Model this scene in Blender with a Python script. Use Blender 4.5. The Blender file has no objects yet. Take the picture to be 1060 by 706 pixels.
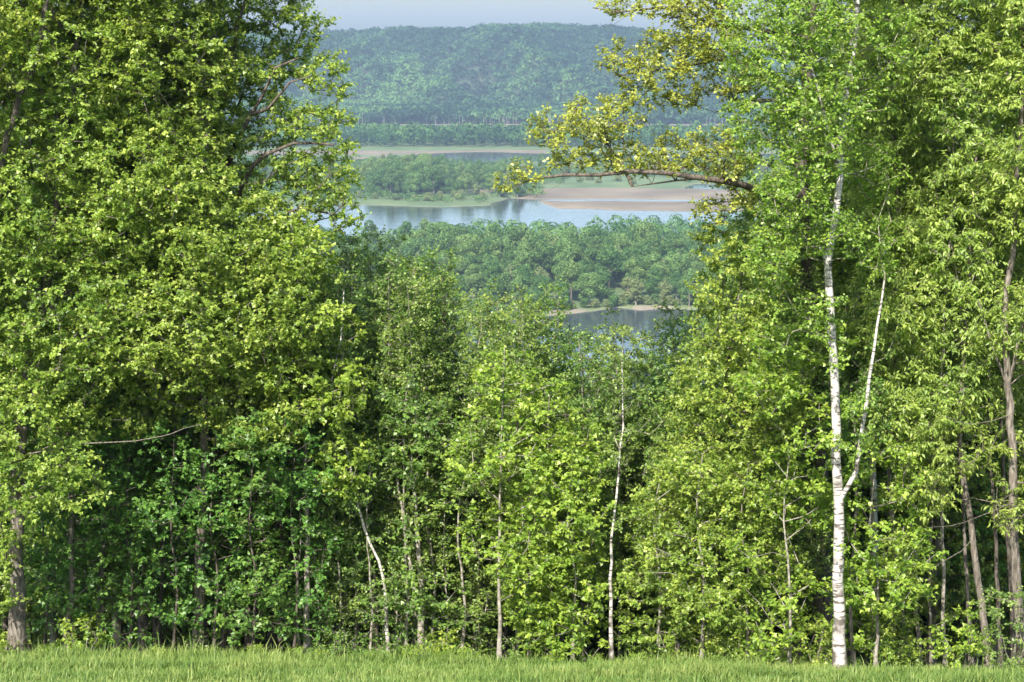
import bpy, math, random
import numpy as np
from math import radians, sin, cos, pi
random.seed(7)
RS = np.random.RandomState

# ------------------------------------------------------------------ camera geometry
W0, H0, F = 1060.0, 706.0, 2000.0          # photograph size, focal length in its pixels
CAMZ = 110.0
PITCH = math.atan((H0 / 2 - 40) / F)
CP, SP = cos(PITCH), sin(PITCH)

def P(px, py, Y):
    """the point at distance Y (world y) seen at photo position px, py"""
    r, u = (px - W0 / 2) / F, (H0 / 2 - py) / F
    dy, dz = CP + u * SP, -SP + u * CP
    k = Y / dy
    return np.array([r * k, Y, CAMZ + dz * k])

def proj(X, Y, Z):
    z = Z - CAMZ
    d = Y * CP - z * SP
    d = np.where(np.abs(d) < 1e-3, 1e-3, d)
    up = Y * SP + z * CP
    return W0 / 2 + F * X / d, H0 / 2 - F * up / d

def flat(px, py, z=0.0):
    """map position of a photo point lying at height z"""
    r, u = (px - W0 / 2) / F, (H0 / 2 - py) / F
    dy, dz = CP + u * SP, -SP + u * CP
    k = (z - CAMZ) / dz
    return r * k, dy * k

# ------------------------------------------------------------------ noise
_T = RS(11).rand(256, 256)
def vnoise(x, y, seed=0):
    x = np.asarray(x, float) + seed * 17.13; y = np.asarray(y, float) + seed * 5.71
    xi, yi = np.floor(x).astype(int), np.floor(y).astype(int)
    fx, fy = x - xi, y - yi
    fx = fx * fx * (3 - 2 * fx); fy = fy * fy * (3 - 2 * fy)
    a, b = _T[xi % 256, yi % 256], _T[(xi + 1) % 256, yi % 256]
    c, d = _T[xi % 256, (yi + 1) % 256], _T[(xi + 1) % 256, (yi + 1) % 256]
    return (a * (1 - fx) + b * fx) * (1 - fy) + (c * (1 - fx) + d * fx) * fy
def fbm(x, y, seed=0, o=4):
    s, a, t = 0, .5, 0
    for i in range(o):
        s = s + a * vnoise(x * 2 ** i, y * 2 ** i, seed + i); t += a; a *= .5
    return s / t * 2 - 1
_T3 = RS(5).rand(32, 32, 32)
def noise3(p):
    i = np.floor(p).astype(int); f = p - i; f = f * f * (3 - 2 * f)
    r = 0
    for a in (0, 1):
        for b in (0, 1):
            for c in (0, 1):
                w = (f[:, 0] if a else 1 - f[:, 0]) * (f[:, 1] if b else 1 - f[:, 1]) * (f[:, 2] if c else 1 - f[:, 2])
                r = r + w * _T3[(i[:, 0] + a) % 32, (i[:, 1] + b) % 32, (i[:, 2] + c) % 32]
    return r

# ------------------------------------------------------------------ objects
COL = bpy.context.scene.collection

def mesh_data(name, V, faces, mat=None, smooth=False, attrs=None):
    """V: (n,3); faces: list of int arrays (m,k)"""
    me = bpy.data.meshes.new(name)
    V = np.ascontiguousarray(V, np.float32)
    faces = [np.asarray(f, np.int32) for f in faces if len(f)]
    me.vertices.add(len(V)); me.vertices.foreach_set('co', V.ravel())
    nl = sum(f.size for f in faces); nf = sum(len(f) for f in faces)
    me.loops.add(nl); me.polygons.add(nf)
    me.loops.foreach_set('vertex_index', np.concatenate([f.ravel() for f in faces]))
    tot = np.concatenate([np.full(len(f), f.shape[1], np.int32) for f in faces])
    st = np.concatenate([[0], np.cumsum(tot)[:-1]]).astype(np.int32)
    me.polygons.foreach_set('loop_start', st)
    if smooth: me.polygons.foreach_set('use_smooth', np.ones(nf, bool))
    for k, v in (attrs or {}).items():
        v = np.asarray(v, np.float32)
        if v.ndim == 1:
            a = me.attributes.new(k, 'FLOAT', 'POINT'); a.data.foreach_set('value', v)
        else:
            a = me.attributes.new(k, 'FLOAT_VECTOR', 'POINT'); a.data.foreach_set('vector', v.ravel())
    me.update(calc_edges=True)
    if mat: me.materials.append(mat)
    return me

def link(name, data, parent=None, loc=None):
    o = bpy.data.objects.new(name, data); COL.objects.link(o)
    if parent: o.parent = parent
    if loc is not None: o.location = loc
    return o

def tag(o, label=None, cat=None, group=None, kind=None):
    for k, v in (('label', label), ('category', cat), ('group', group), ('kind', kind)):
        if v: o[k] = v
    return o

# ------------------------------------------------------------------ materials
def new_mat(name):
    m = bpy.data.materials.new(name); m.use_nodes = True
    nt = m.node_tree; nt.nodes.clear()
    return m, nt, nt.nodes, nt.links

def leaf_mat(name, dark, mid, light, trans=.4, rough=.42, spec=.5):
    m, nt, N, L = new_mat(name)
    out = N.new('ShaderNodeOutputMaterial')
    at = N.new('ShaderNodeAttribute'); at.attribute_name = 'tint'
    oi = N.new('ShaderNodeObjectInfo')
    cr = N.new('ShaderNodeValToRGB')
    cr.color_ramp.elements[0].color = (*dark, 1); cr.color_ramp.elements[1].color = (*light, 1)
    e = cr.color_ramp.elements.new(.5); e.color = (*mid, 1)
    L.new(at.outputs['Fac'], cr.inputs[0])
    hs = N.new('ShaderNodeHueSaturation')
    mr = N.new('ShaderNodeMapRange'); mr.inputs[3].default_value = .488; mr.inputs[4].default_value = .512
    L.new(oi.outputs['Random'], mr.inputs[0]); L.new(mr.outputs[0], hs.inputs['Hue']); L.new(cr.outputs[0], hs.inputs['Color'])
    pb = N.new('ShaderNodeBsdfPrincipled'); pb.inputs['Roughness'].default_value = rough
    pb.inputs['Specular IOR Level'].default_value = spec
    L.new(hs.outputs[0], pb.inputs['Base Color'])
    tr = N.new('ShaderNodeBsdfTranslucent')
    h2 = N.new('ShaderNodeHueSaturation'); h2.inputs['Hue'].default_value = .494; h2.inputs['Saturation'].default_value = 1.1
    h2.inputs['Value'].default_value = 1.5
    L.new(hs.outputs[0], h2.inputs['Color']); L.new(h2.outputs[0], tr.inputs[0])
    mx = N.new('ShaderNodeMixShader'); mx.inputs[0].default_value = trans
    L.new(pb.outputs[0], mx.inputs[1]); L.new(tr.outputs[0], mx.inputs[2]); L.new(mx.outputs[0], out.inputs[0])
    return m

def bark_mat(name, c1, c2, scale=(9, 9, 2.2), bump=.5):
    m, nt, N, L = new_mat(name)
    out = N.new('ShaderNodeOutputMaterial'); pb = N.new('ShaderNodeBsdfPrincipled')
    tc = N.new('ShaderNodeTexCoord'); mp = N.new('ShaderNodeMapping'); mp.inputs['Scale'].default_value = scale
    L.new(tc.outputs['Object'], mp.inputs[0])
    n = N.new('ShaderNodeTexNoise'); n.inputs['Scale'].default_value = 2.5; n.inputs['Detail'].default_value = 6
    L.new(mp.outputs[0], n.inputs['Vector'])
    cr = N.new('ShaderNodeValToRGB'); cr.color_ramp.elements[0].position = .35; cr.color_ramp.elements[1].position = .65
    cr.color_ramp.elements[0].color = (*c1, 1); cr.color_ramp.elements[1].color = (*c2, 1)
    L.new(n.outputs['Fac'], cr.inputs[0]); L.new(cr.outputs[0], pb.inputs['Base Color'])
    pb.inputs['Roughness'].default_value = .85; pb.inputs['Specular IOR Level'].default_value = .25
    b = N.new('ShaderNodeBump'); b.inputs['Strength'].default_value = bump; b.inputs['Distance'].default_value = .03
    L.new(n.outputs['Fac'], b.inputs['Height']); L.new(b.outputs[0], pb.inputs['Normal'])
    L.new(pb.outputs[0], out.inputs[0])
    return m

def birch_mat():
    m, nt, N, L = new_mat('birch_bark')
    out = N.new('ShaderNodeOutputMaterial'); pb = N.new('ShaderNodeBsdfPrincipled')
    tc = N.new('ShaderNodeTexCoord')
    mp = N.new('ShaderNodeMapping'); mp.inputs['Scale'].default_value = (3, 3, 16)
    L.new(tc.outputs['Object'], mp.inputs[0])
    n = N.new('ShaderNodeTexNoise'); n.inputs['Scale'].default_value = 1.6; n.inputs['Detail'].default_value = 3
    L.new(mp.outputs[0], n.inputs['Vector'])
    c1 = N.new('ShaderNodeValToRGB'); c1.color_ramp.elements[0].position = .54; c1.color_ramp.elements[1].position = .60
    L.new(n.outputs['Fac'], c1.inputs[0])
    n2 = N.new('ShaderNodeTexNoise'); n2.inputs['Scale'].default_value = 2.2; n2.inputs['Detail'].default_value = 4
    L.new(tc.outputs['Object'], n2.inputs['Vector'])
    c2 = N.new('ShaderNodeValToRGB'); c2.color_ramp.elements[0].position = .57; c2.color_ramp.elements[1].position = .66
    L.new(n2.outputs['Fac'], c2.inputs[0])
    sx = N.new('ShaderNodeSeparateXYZ'); L.new(tc.outputs['Object'], sx.inputs[0])
    zr = N.new('ShaderNodeMapRange'); zr.inputs[1].default_value = .1; zr.inputs[2].default_value = 1.5; zr.inputs[3].default_value = .20; zr.inputs[4].default_value = 0
    L.new(sx.outputs['Z'], zr.inputs[0])
    za = N.new('ShaderNodeMath'); L.new(n2.outputs['Fac'], za.inputs[0]); L.new(zr.outputs[0], za.inputs[1]); L.new(za.outputs[0], c2.inputs[0])
    ad = N.new('ShaderNodeMath'); ad.operation = 'MAXIMUM'; L.new(c1.outputs[0], ad.inputs[0]); L.new(c2.outputs[0], ad.inputs[1])
    mx = N.new('ShaderNodeMix'); mx.data_type = 'RGBA'
    mx.inputs[6].default_value = (.41, .385, .345, 1); mx.inputs[7].default_value = (.09, .075, .06, 1)
    L.new(ad.outputs[0], mx.inputs[0]); L.new(mx.outputs[2], pb.inputs['Base Color'])
    pb.inputs['Roughness'].default_value = .6
    L.new(pb.outputs[0], out.inputs[0])
    return m

LM = {
 'maple':  leaf_mat('maple_leaf', (.105, .18, .025), (.205, .30, .044), (.37, .44, .085), .48),
 'deep':   leaf_mat('shade_toned_leaf', (.06, .14, .025), (.11, .22, .038), (.20, .32, .06), .48),  # darker leaf for understorey trees, their shade put into the colour
 'aspen':  leaf_mat('aspen_leaf', (.08, .15, .025), (.145, .24, .042), (.27, .36, .08), .45),
 'birch':  leaf_mat('birch_leaf', (.08, .17, .02), (.155, .28, .034), (.28, .40, .06), .45),
 'oak':    leaf_mat('oak_leaf', (.12, .155, .035), (.25, .285, .045), (.42, .43, .07), .42),
 'elder':  leaf_mat('elder_leaf', (.13, .205, .035), (.23, .325, .06), (.37, .455, .10), .5),
 'lime':   leaf_mat('lime_leaf', (.10, .19, .022), (.195, .305, .036), (.33, .42, .065), .45),
 'grass':  leaf_mat('grass_blade', (.06, .12, .02), (.12, .195, .038), (.25, .30, .085), .35, .5, .25),
 'far':    leaf_mat('far_leaf', (.025, .068, .018), (.055, .12, .028), (.12, .20, .048), .3, .7, .2),
 'hill':   leaf_mat('hill_leaf', (.008, .032, .016), (.028, .08, .032), (.085, .175, .048), .3, .7, .2),
 'pale':   leaf_mat('pale_far_leaf', (.055, .11, .03), (.10, .18, .045), (.18, .26, .075), .3, .7, .2),
 'marsh':  leaf_mat('marsh_leaf', (.08, .13, .04), (.14, .18, .06), (.22, .24, .11), .3, .7, .2),
}
BK = {
 'stick': bark_mat('weathered_bark', (.18, .17, .15), (.32, .30, .27)),
 'grey':  bark_mat('grey_bark', (.06, .05, .038), (.19, .165, .135)),
 'dark':  bark_mat('dark_bark', (.035, .028, .022), (.12, .10, .08)),
 'pale':  bark_mat('pale_bark', (.10, .09, .07), (.30, .275, .225), (7, 7, 5)),
 'olive': bark_mat('olive_bark', (.09, .09, .055), (.25, .24, .17), (5, 5, 3)),
 'birch': birch_mat(),
}

# ------------------------------------------------------------------ leaves
SHAPES = {
 'maple': (np.array([(0, 0, 0), (.12, .50, -.02), (.50, .26, .05), (1, 0, -.10), (.50, -.26, .05), (.12, -.50, -.02)]),
           np.array([(0, 2, 1), (0, 3, 2), (0, 4, 3), (0, 5, 4)])),
 'ovate': (np.array([(0, 0, 0), (.42, .36, .05), (1, 0, -.06), (.42, -.36, .05)]),
           np.array([(0, 2, 1), (0, 3, 2)])),
 'lance': (np.array([(0, 0, 0), (.4, .2, .04), (1, 0, -.18), (.4, -.2, .04)]),
           np.array([(0, 2, 1), (0, 3, 2)])),
}
def unit(v):
    return v / np.maximum(np.linalg.norm(v, axis=-1, keepdims=True), 1e-9)

def leaves(pos, d, n, size, shape):
    T, Fc = SHAPES[shape]
    x = unit(d); z = unit(n - (n * x).sum(1, keepdims=True) * x); y = np.cross(z, x)
    t = T[None] * size[:, None, None]
    V = pos[:, None] + t[..., :1] * x[:, None] + t[..., 1:2] * y[:, None] + t[..., 2:] * z[:, None]
    k = len(T)
    Fs = (Fc[None] + (np.arange(len(pos)) * k)[:, None, None]).reshape(-1, 3)
    return V.reshape(-1, 3), Fs, k

def tube(pts, rad, sides, wob=0, rng=None):
    pts = np.asarray(pts, float); rad = np.asarray(rad, float); n = len(pts)
    tan = np.gradient(pts, axis=0); tan = unit(tan)
    ref = np.array([0, 1, 0.0]) if abs(tan[:, 1]).mean() < .8 else np.array([1, 0, 0.0])
    a = unit(np.cross(tan, ref)); b = np.cross(tan, a)
    th = np.arange(sides) / sides * 2 * pi
    R = rad[:, None] * np.ones(sides)
    if wob: R = R * (1 + wob * rng.randn(n, sides) * .5)
    V = pts[:, None] + R[..., None] * (cos(0) * np.cos(th)[None, :, None] * a[:, None] + np.sin(th)[None, :, None] * b[:, None])
    i = np.arange(n - 1)[:, None] * sides; j = np.arange(sides)[None]; j2 = (j + 1) % sides
    Q = np.stack([i + j, i + j2, i + sides + j2, i + sides + j], -1).reshape(-1, 4)
    return V.reshape(-1, 3), Q

class Soup:
    def __init__(s): s.V = []; s.F = []; s.n = 0
    def add(s, V, F): s.V.append(V); s.F.append(F + s.n); s.n += len(V)
    def data(s, name, mat, smooth=True):
        by = {}
        for f in s.F: by.setdefault(f.shape[1], []).append(f)
        return mesh_data(name, np.concatenate(s.V), [np.concatenate(v) for v in by.values()], mat, smooth)

SPEC = {  # shape, size, spacing, shoots, leaves per shoot, shoot length, leaf material, bark, flat, droop
 'maple': ('maple', .069, .28, 7, 9, .24, 'maple', 'grey', .95, .35),
 'deep':  ('maple', .082, .33, 6, 7, .26, 'deep', 'dark', .45, .25),
 'lime':  ('maple', .080, .27, 6, 8, .23, 'lime', 'pale', .65, .30),
 'aspen': ('ovate', .064, .265, 7, 8, .22, 'aspen', 'olive', .9, .3),
 'birch': ('ovate', .068, .25, 7, 8, .23, 'birch', 'birch', .9, .4),
 'oak':   ('ovate', .072, .28, 6, 9, .19, 'oak', 'dark', .6, .2),
 'elder': ('lance', .100, .265, 7, 8, .24, 'elder', 'grey', .75, .5),
 'shrub': ('ovate', .062, .22, 6, 8, .16, 'aspen', 'olive', .9, .2),
}

def make_leaves(C, axis_out, sp, rng, tips=None, dens=1.0, lsize=1.0):
    shape, size, spc, ns, nl, sl, mat, bark, fl, droop = SPEC[sp]
    ns = max(2, int(round(ns * dens)))
    m = len(C)
    a = rng.rand(m, ns) * 2 * pi
    sd = np.stack([np.cos(a), np.sin(a), rng.randn(m, ns) * .55 + .25], -1) * np.array([1, 1, 1.15])
    sd = unit(sd + .55 * axis_out[:, None])
    t = (np.arange(nl) + .6) / nl
    L = sl * (.65 + .6 * rng.rand(m, ns))
    pos = C[:, None, None] + sd[:, :, None] * (L[..., None] * t)[..., None]
    side = unit(np.cross(sd, np.array([0, 0, 1.0])))
    alt = np.where(np.arange(nl) % 2, 1, -1)[None, None, :, None]
    d = .6 * sd[:, :, None] + .8 * alt * side[:, :, None] * (1 - .7 * t)[None, None, :, None] + .35 * rng.randn(m, ns, nl, 3)
    d[..., 2] -= droop * (.5 + rng.rand(m, ns, nl))
    nrm = np.array([0, 0, 1.0]) + (.25 + .35 * fl) * rng.randn(m, ns, nl, 3) + .35 * axis_out[:, None, None]
    pos = pos + .02 * rng.randn(*pos.shape)
    s = size * lsize * (.6 + .65 * rng.rand(m, ns, nl))
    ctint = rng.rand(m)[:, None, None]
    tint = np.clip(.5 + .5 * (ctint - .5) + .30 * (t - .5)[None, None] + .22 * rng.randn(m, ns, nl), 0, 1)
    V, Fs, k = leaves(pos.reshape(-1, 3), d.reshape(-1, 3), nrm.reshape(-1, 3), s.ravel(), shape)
    shoots = (C, sd, L)
    return V, Fs, np.repeat(tint.ravel(), k), shoots

def poisson(cands, r, start=None):
    """greedy minimum spacing through a hash grid"""
    keep = []; grid = {}
    for i, p in enumerate(cands):
        c = (int(p[0] // r), int(p[1] // r), int(p[2] // r)); ok = True
        for a in (-1, 0, 1):
            for b in (-1, 0, 1):
                for e in (-1, 0, 1):
                    q = grid.get((c[0] + a, c[1] + b, c[2] + e))
                    if q is not None and (q[0] - p[0]) ** 2 + (q[1] - p[1]) ** 2 + (q[2] - p[2]) ** 2 < r * r: ok = False
        if ok: grid[c] = p; keep.append(i)
    return cands[keep]

def resample(pts, step, rng, wig=.02):
    pts = np.asarray(pts, float); out = [pts[0]]
    # Catmull-Rom through the given points
    Q = np.vstack([2 * pts[0] - pts[1], pts, 2 * pts[-1] - pts[-2]])
    for i in range(1, len(Q) - 2):
        n = max(1, int(np.linalg.norm(Q[i + 1] - Q[i]) / step))
        for k in range(1, n + 1):
            t = k / n
            p = .5 * ((2 * Q[i]) + (-Q[i - 1] + Q[i + 1]) * t + (2 * Q[i - 1] - 5 * Q[i] + 4 * Q[i + 1] - Q[i + 2]) * t * t
                      + (-Q[i - 1] + 3 * Q[i] - 3 * Q[i + 1] + Q[i + 2]) * t ** 3)
            out.append(p + wig * rng.randn(3) * np.array([1, 1, .3]))
    return np.array(out)

def build_tree(name, sp, trunk, r0, r1, lobes, seed, label, cat='tree', group=None, bark=None, limbs=(), gap=.42,
               gscale=.9, shell=.5, dens=1.0, lsize=1.0, spacing=None, bare=(), maxlimb=8, leafmat=None, stems=()):
    """trunk: world points base->top.  lobes: (centre(3), radii(3)).  limbs: (points, r0, r1) given limbs that carry leaves.
    bare: (points, r0, r1) leafless limbs. stems: further trunks rising from the base."""
    rng = RS(seed)
    shape, size, spc, ns, nl, sl, lm, bk, fl, droop = SPEC[sp]
    bmat = BK[bark or bk]; spc = spacing or spc
    base = np.array(trunk[0], float)
    # ---- leaf centres
    C = []
    for lo in lobes:
        c, r = np.array(lo[0], float), np.array(lo[1], float)
        vol = 4.19 * r.prod()
        n = int(min(9000, 2.2 * vol / spc ** 3)) + 4
        u = unit(rng.randn(n, 3)); rr = rng.rand(n) ** (1 / 3.0)
        rr = shell * rng.rand(n) ** .35 + (1 - shell) * rr if shell else rr
        p = c + u * rr[:, None] * r * (1 + .18 * (noise3(u * 2.3 + seed) - .5)[:, None] * 2)
        C.append(p)
    C = np.concatenate(C); rng.shuffle(C)
    g = noise3(C / gscale + seed * 3.1) * .65 + noise3(C / (gscale * .4) + seed) * .35
    C = C[g > gap]
    C = C[C[:, 2] > ground_z(C[:, 0], C[:, 1]) + .12]
    C = poisson(C, spc)
    # ---- skeleton
    step = .35
    nodes, par, rad0, chainid = [], [], [], []
    fixed = []
    def add_path(pts, a, b, attach):
        pts = resample(pts, step, rng, .012 + .02 * a); k = len(pts); s0 = len(nodes); idx = []
        for i, p in enumerate(pts):
            nodes.append(p); par.append(attach if i == 0 else len(nodes) - 2); t = i / max(1, k - 1)
            rad0.append(a + (b - a) * t ** .9); idx.append(len(nodes) - 1)
        fixed.append(idx); return idx
    tr = add_path(trunk, r0, r1, -1)
    def nearest(p):
        q = np.array(nodes); return int(((q - p) ** 2).sum(1).argmin())
    for pts, a, b in list(stems) + list(limbs):
        j = nearest(np.array(pts[0])); add_path([nodes[j]] + list(pts[1:]), a, b, j)
    nfix = len(nodes)
    cap = len(C) * 2 + nfix + 8
    NP = np.zeros((cap, 3)); NP[:nfix] = nodes; PL = np.zeros(cap)
    q = np.array(nodes)
    for i in range(nfix):
        if par[i] >= 0: PL[i] = PL[par[i]] + .35 * np.linalg.norm(q[i] - q[par[i]])
    n = nfix; par = list(par)
    tips = np.zeros(cap, int)
    usable = np.ones(cap, bool); usable[tr[:2]] = False
    d0 = np.array([((q - c) ** 2).sum(1).min() for c in C]) if len(C) else np.zeros(0)
    C = C[np.argsort(d0)]
    ends = []
    for c in C:
        dv = NP[:n] - c
        dist = np.sqrt((dv ** 2).sum(1))
        cost = dist * (1 + .9 * np.maximum(0, dv[:, 2] / (dist + 1e-6))) + .28 * PL[:n] + np.where(usable[:n], 0, 50)
        j = int(cost.argmin()); L = dist[j]
        if L > .5:
            mid = NP[j] + (c - NP[j]) * .5 + np.array([0, 0, .06 * L]) + rng.randn(3) * .05 * L
            NP[n] = mid; PL[n] = PL[j] + L * .5; par.append(j); j = n; n += 1
        NP[n] = c; PL[n] = PL[j] + dist[j] * .5 if j < n - 1 else PL[j] + L * .5; par.append(j); ends.append(n); n += 1
    NP = NP[:n]
    cnt = np.zeros(n); cnt[ends] = 1
    for i in range(n - 1, nfix - 1, -1): cnt[par[i]] += cnt[i]
    rad = np.maximum(.0042, .0048 * cnt ** .46)
    rad[:nfix] = rad0
    children = [[] for _ in range(n)]
    for i in range(n):
        if par[i] >= 0: children[par[i]].append(i)
    # cap child radii by parent
    for i in range(nfix, n): rad[i] = min(rad[i], rad[par[i]] * .8 + .001)
    root = link(name, None, None, base); root.empty_display_size = .3
    tag(root, label, cat, group)
    # trunk meshes: the main trunk, further stems
    s = Soup(); V, Q = tube(NP[fixed[0]] - base, rad[fixed[0]] * (1 + .7 * np.exp(-np.arange(len(fixed[0])) * 1.1)), 12, .05, rng); s.add(V, Q)
    link('trunk', s.data('trunk', bmat), root)
    for k, idx in enumerate(fixed[1:]):
        s = Soup(); V, Q = tube(NP[idx] - base, rad[idx], 9, .05, rng); s.add(V, Q)
        link('stem' if k < len(stems) else 'limb', s.data('limb', bmat), root)
    for pts, a, b in bare:
        pp = resample(pts, .25, rng, .03); s = Soup()
        V, Q = tube(pp - base, np.linspace(a, b, len(pp)) * .62, 5); s.add(V, Q)
        for i in range(2, len(pp) - 1):
            if rng.rand() < .38:
                dr = unit(pp[i] - pp[i - 1] + .9 * rng.randn(3)); l = .2 + .4 * rng.rand()
                V, Q = tube([pp[i] - base, pp[i] + dr * l * .5 - base, pp[i] + dr * l + np.array([0, 0, .08]) - base], [b * .7, b * .5, b * .3], 4); s.add(V, Q)
        link('bare_branch', s.data('bare_branch', BK['grey']), root)
    # free chains
    tw = Soup(); nl_ = 0
    fmat = BK['olive'] if (bark or bk) == 'birch' else bmat
    starts = [i for i in range(nfix, n) if par[i] < nfix]
    starts.sort(key=lambda i: -rad[i])
    stack = [(i, True) for i in starts]
    while stack:
        i, top = stack.pop(0)
        ch = [par[i], i]; c = i
        while children[c]:
            k = max(children[c], key=lambda z: cnt[z])
            for z in children[c]:
                if z != k: stack.append((z, False))
            ch.append(k); c = k
        pts = NP[ch] - base; rr = rad[ch].copy(); rr[0] = rr[1]
        V, Q = tube(pts, rr, 7 if rr[0] > .02 else (4 if rr[0] > .01 else 3))
        if top and nl_ < maxlimb and rr[0] > .026:
            s = Soup(); s.add(V, Q); link('limb', s.data('limb', fmat), root); nl_ += 1
        else: tw.add(V, Q)
    if len(C):
        ax = C.copy(); tpos = NP[tr]
        dd = ((C[:, None, :2] - tpos[None, :, :2]) ** 2).sum(2) + .4 * (C[:, None, 2] - tpos[None, :, 2]) ** 2
        ax = C - tpos[dd.argmin(1)]; ax = unit(ax)
        V, Fs, ti, (sc, sd, sL) = make_leaves(C, ax, sp, rng, None, dens, lsize)
        # thin shoots as tiny three sided spikes
        m, nsh = sd.shape[:2]
        b0 = np.repeat(sc[:, None], nsh, 1).reshape(-1, 3) - base; dd = sd.reshape(-1, 3); LL = sL.reshape(-1, 1)
        sidev = unit(np.cross(dd, np.array([.3, .5, .8]))) * .0035
        up = np.cross(dd, sidev / .0035) * .0035
        VV = np.stack([b0 + sidev, b0 - sidev * .5 + up, b0 - sidev * .5 - up, b0 + dd * LL], 1).reshape(-1, 3)
        FF = (np.array([(0, 1, 3), (1, 2, 3), (2, 0, 3)])[None] + (np.arange(m * nsh) * 4)[:, None, None]).reshape(-1, 3)
        tw.add(VV, FF)
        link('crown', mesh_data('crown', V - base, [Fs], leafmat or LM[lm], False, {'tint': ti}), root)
    if tw.n: link('twigs', tw.data('twigs', fmat, False), root)
    root['nleaf'] = 0; del root['nleaf']
    return root

def copy_tree(o, loc, rz, sc, label, cat='tree', group=None):
    r = o.copy(); COL.objects.link(r); r.location = loc; r.rotation_euler = (0, 0, rz); r.scale = sc
    tag(r, label, cat, group)
    for ch in list(o.children):
        c = ch.copy(); COL.objects.link(c); c.parent = r
    return r

# ------------------------------------------------------------------ terrain
_gy = np.array([-60, 0, 37, 42, 60, 120, 220, 330, 440, 520])
_gz = np.array([122, 108.1, 97.75, 96.0, 87.5, 58, 24, 9, 4.0, 2.5])
def sstep(a, b, x):
    t = np.clip((x - a) / (b - a), 0, 1); return t * t * (3 - 2 * t)

def poly_sd(px, py, poly):
    """signed distance, positive inside, of a closed polygon in photo units (vertical stretched)"""
    poly = np.array(poly, float); x, y = px, py * 3.0; q = poly * np.array([1, 3.0])
    d = np.full(x.shape, 1e9); inside = np.zeros(x.shape, bool); m = len(q)
    for i in range(m):
        a, b = q[i], q[(i + 1) % m]; e = b - a
        t = np.clip(((x - a[0]) * e[0] + (y - a[1]) * e[1]) / (e @ e + 1e-9), 0, 1)
        d = np.minimum(d, np.hypot(x - a[0] - t * e[0], y - a[1] - t * e[1]))
        cnd = ((a[1] > y) != (b[1] > y)) & (x < (b[0] - a[0]) * (y - a[1]) / (b[1] - a[1] + 1e-12) + a[0])
        inside ^= cnd
    return np.where(inside, d, -d)

LAND = [  # the flood plain, as seen on the photograph's map of the valley
 [(-1500, 129.6), (2600, 129.6), (2600, 60), (-1500, 60)],
 [(-1500, 131.2), (2600, 131.2), (2600, 160), (560, 158.5), (512, 157.2), (455, 158.2), (425, 161), (418, 165.5), (470, 167.5), (560, 167),
  (2600, 172), (2600, 186), (760, 191.0), (722, 190.5), (706, 195.5), (760, 197.5), (2600, 198), (2600, 219), (760, 218.5), (640, 218.0), (575, 215.5),
  (555, 207), (530, 205.5), (505, 212), (450, 214), (395, 212.5), (360, 212), (200, 216), (-1500, 219)],
 [(-1500, 252), (300, 262), (360, 268), (460, 262), (640, 260), (790, 258), (2600, 250), (2600, 318), (760, 321.5), (686, 320.0), (664, 321.5),
  (640, 319), (615, 322), (590, 324.2), (566, 325.8), (500, 333), (300, 345), (-1500, 345)],
]
SLIT = [(540, 208.0), (600, 206.2), (700, 205.8), (760, 206.4), (740, 208.8), (590, 209.6)]
SAND = [
 ([(200, 157.2), (350, 156.6), (440, 157.2), (520, 156.2), (570, 157), (560, 159.0), (470, 158), (440, 160), (400, 162), (200, 161)], 1),
 ([(330, 164.6), (420, 163.6), (425, 167.5), (380, 168.5), (330, 167)], 1),
 ([(530, 197), (560, 195.8), (760, 196), (1500, 196), (1500, 219), (760, 219), (640, 218.4), (570, 216.5), (540, 208)], 1),
 ([(590, 171), (700, 166), (820, 168), (820, 176), (690, 178)], 1),
 ([(300, 129.0), (600, 129.0), (900, 129.0), (900, 131.8), (300, 131.8)], 2),
 ([(535, 192.5), (560, 190.6), (700, 191.5), (700, 193.2), (600, 193.8)], 0),
 ([(480, 197.2), (505, 196.4), (535, 197), (520, 199.5), (490, 199.5)], 1),
 ([(560, 322), (600, 321.8), (612, 323), (600, 324.9), (570, 326.5)], 2),
 ([(655, 319.5), (690, 318.2), (700, 320), (680, 322.5), (660, 322)], 2),
]

def crest_z(u):
    v = 7 + np.interp(u, [-800, 100, 345, 385, 430, 500, 560, 640, 690, 760, 900, 1500, 2500], [34, 38, 35, 33, 30.5, 29.5, 29, 30.5, 36, 47, 52, 50, 44])
    return v

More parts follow.
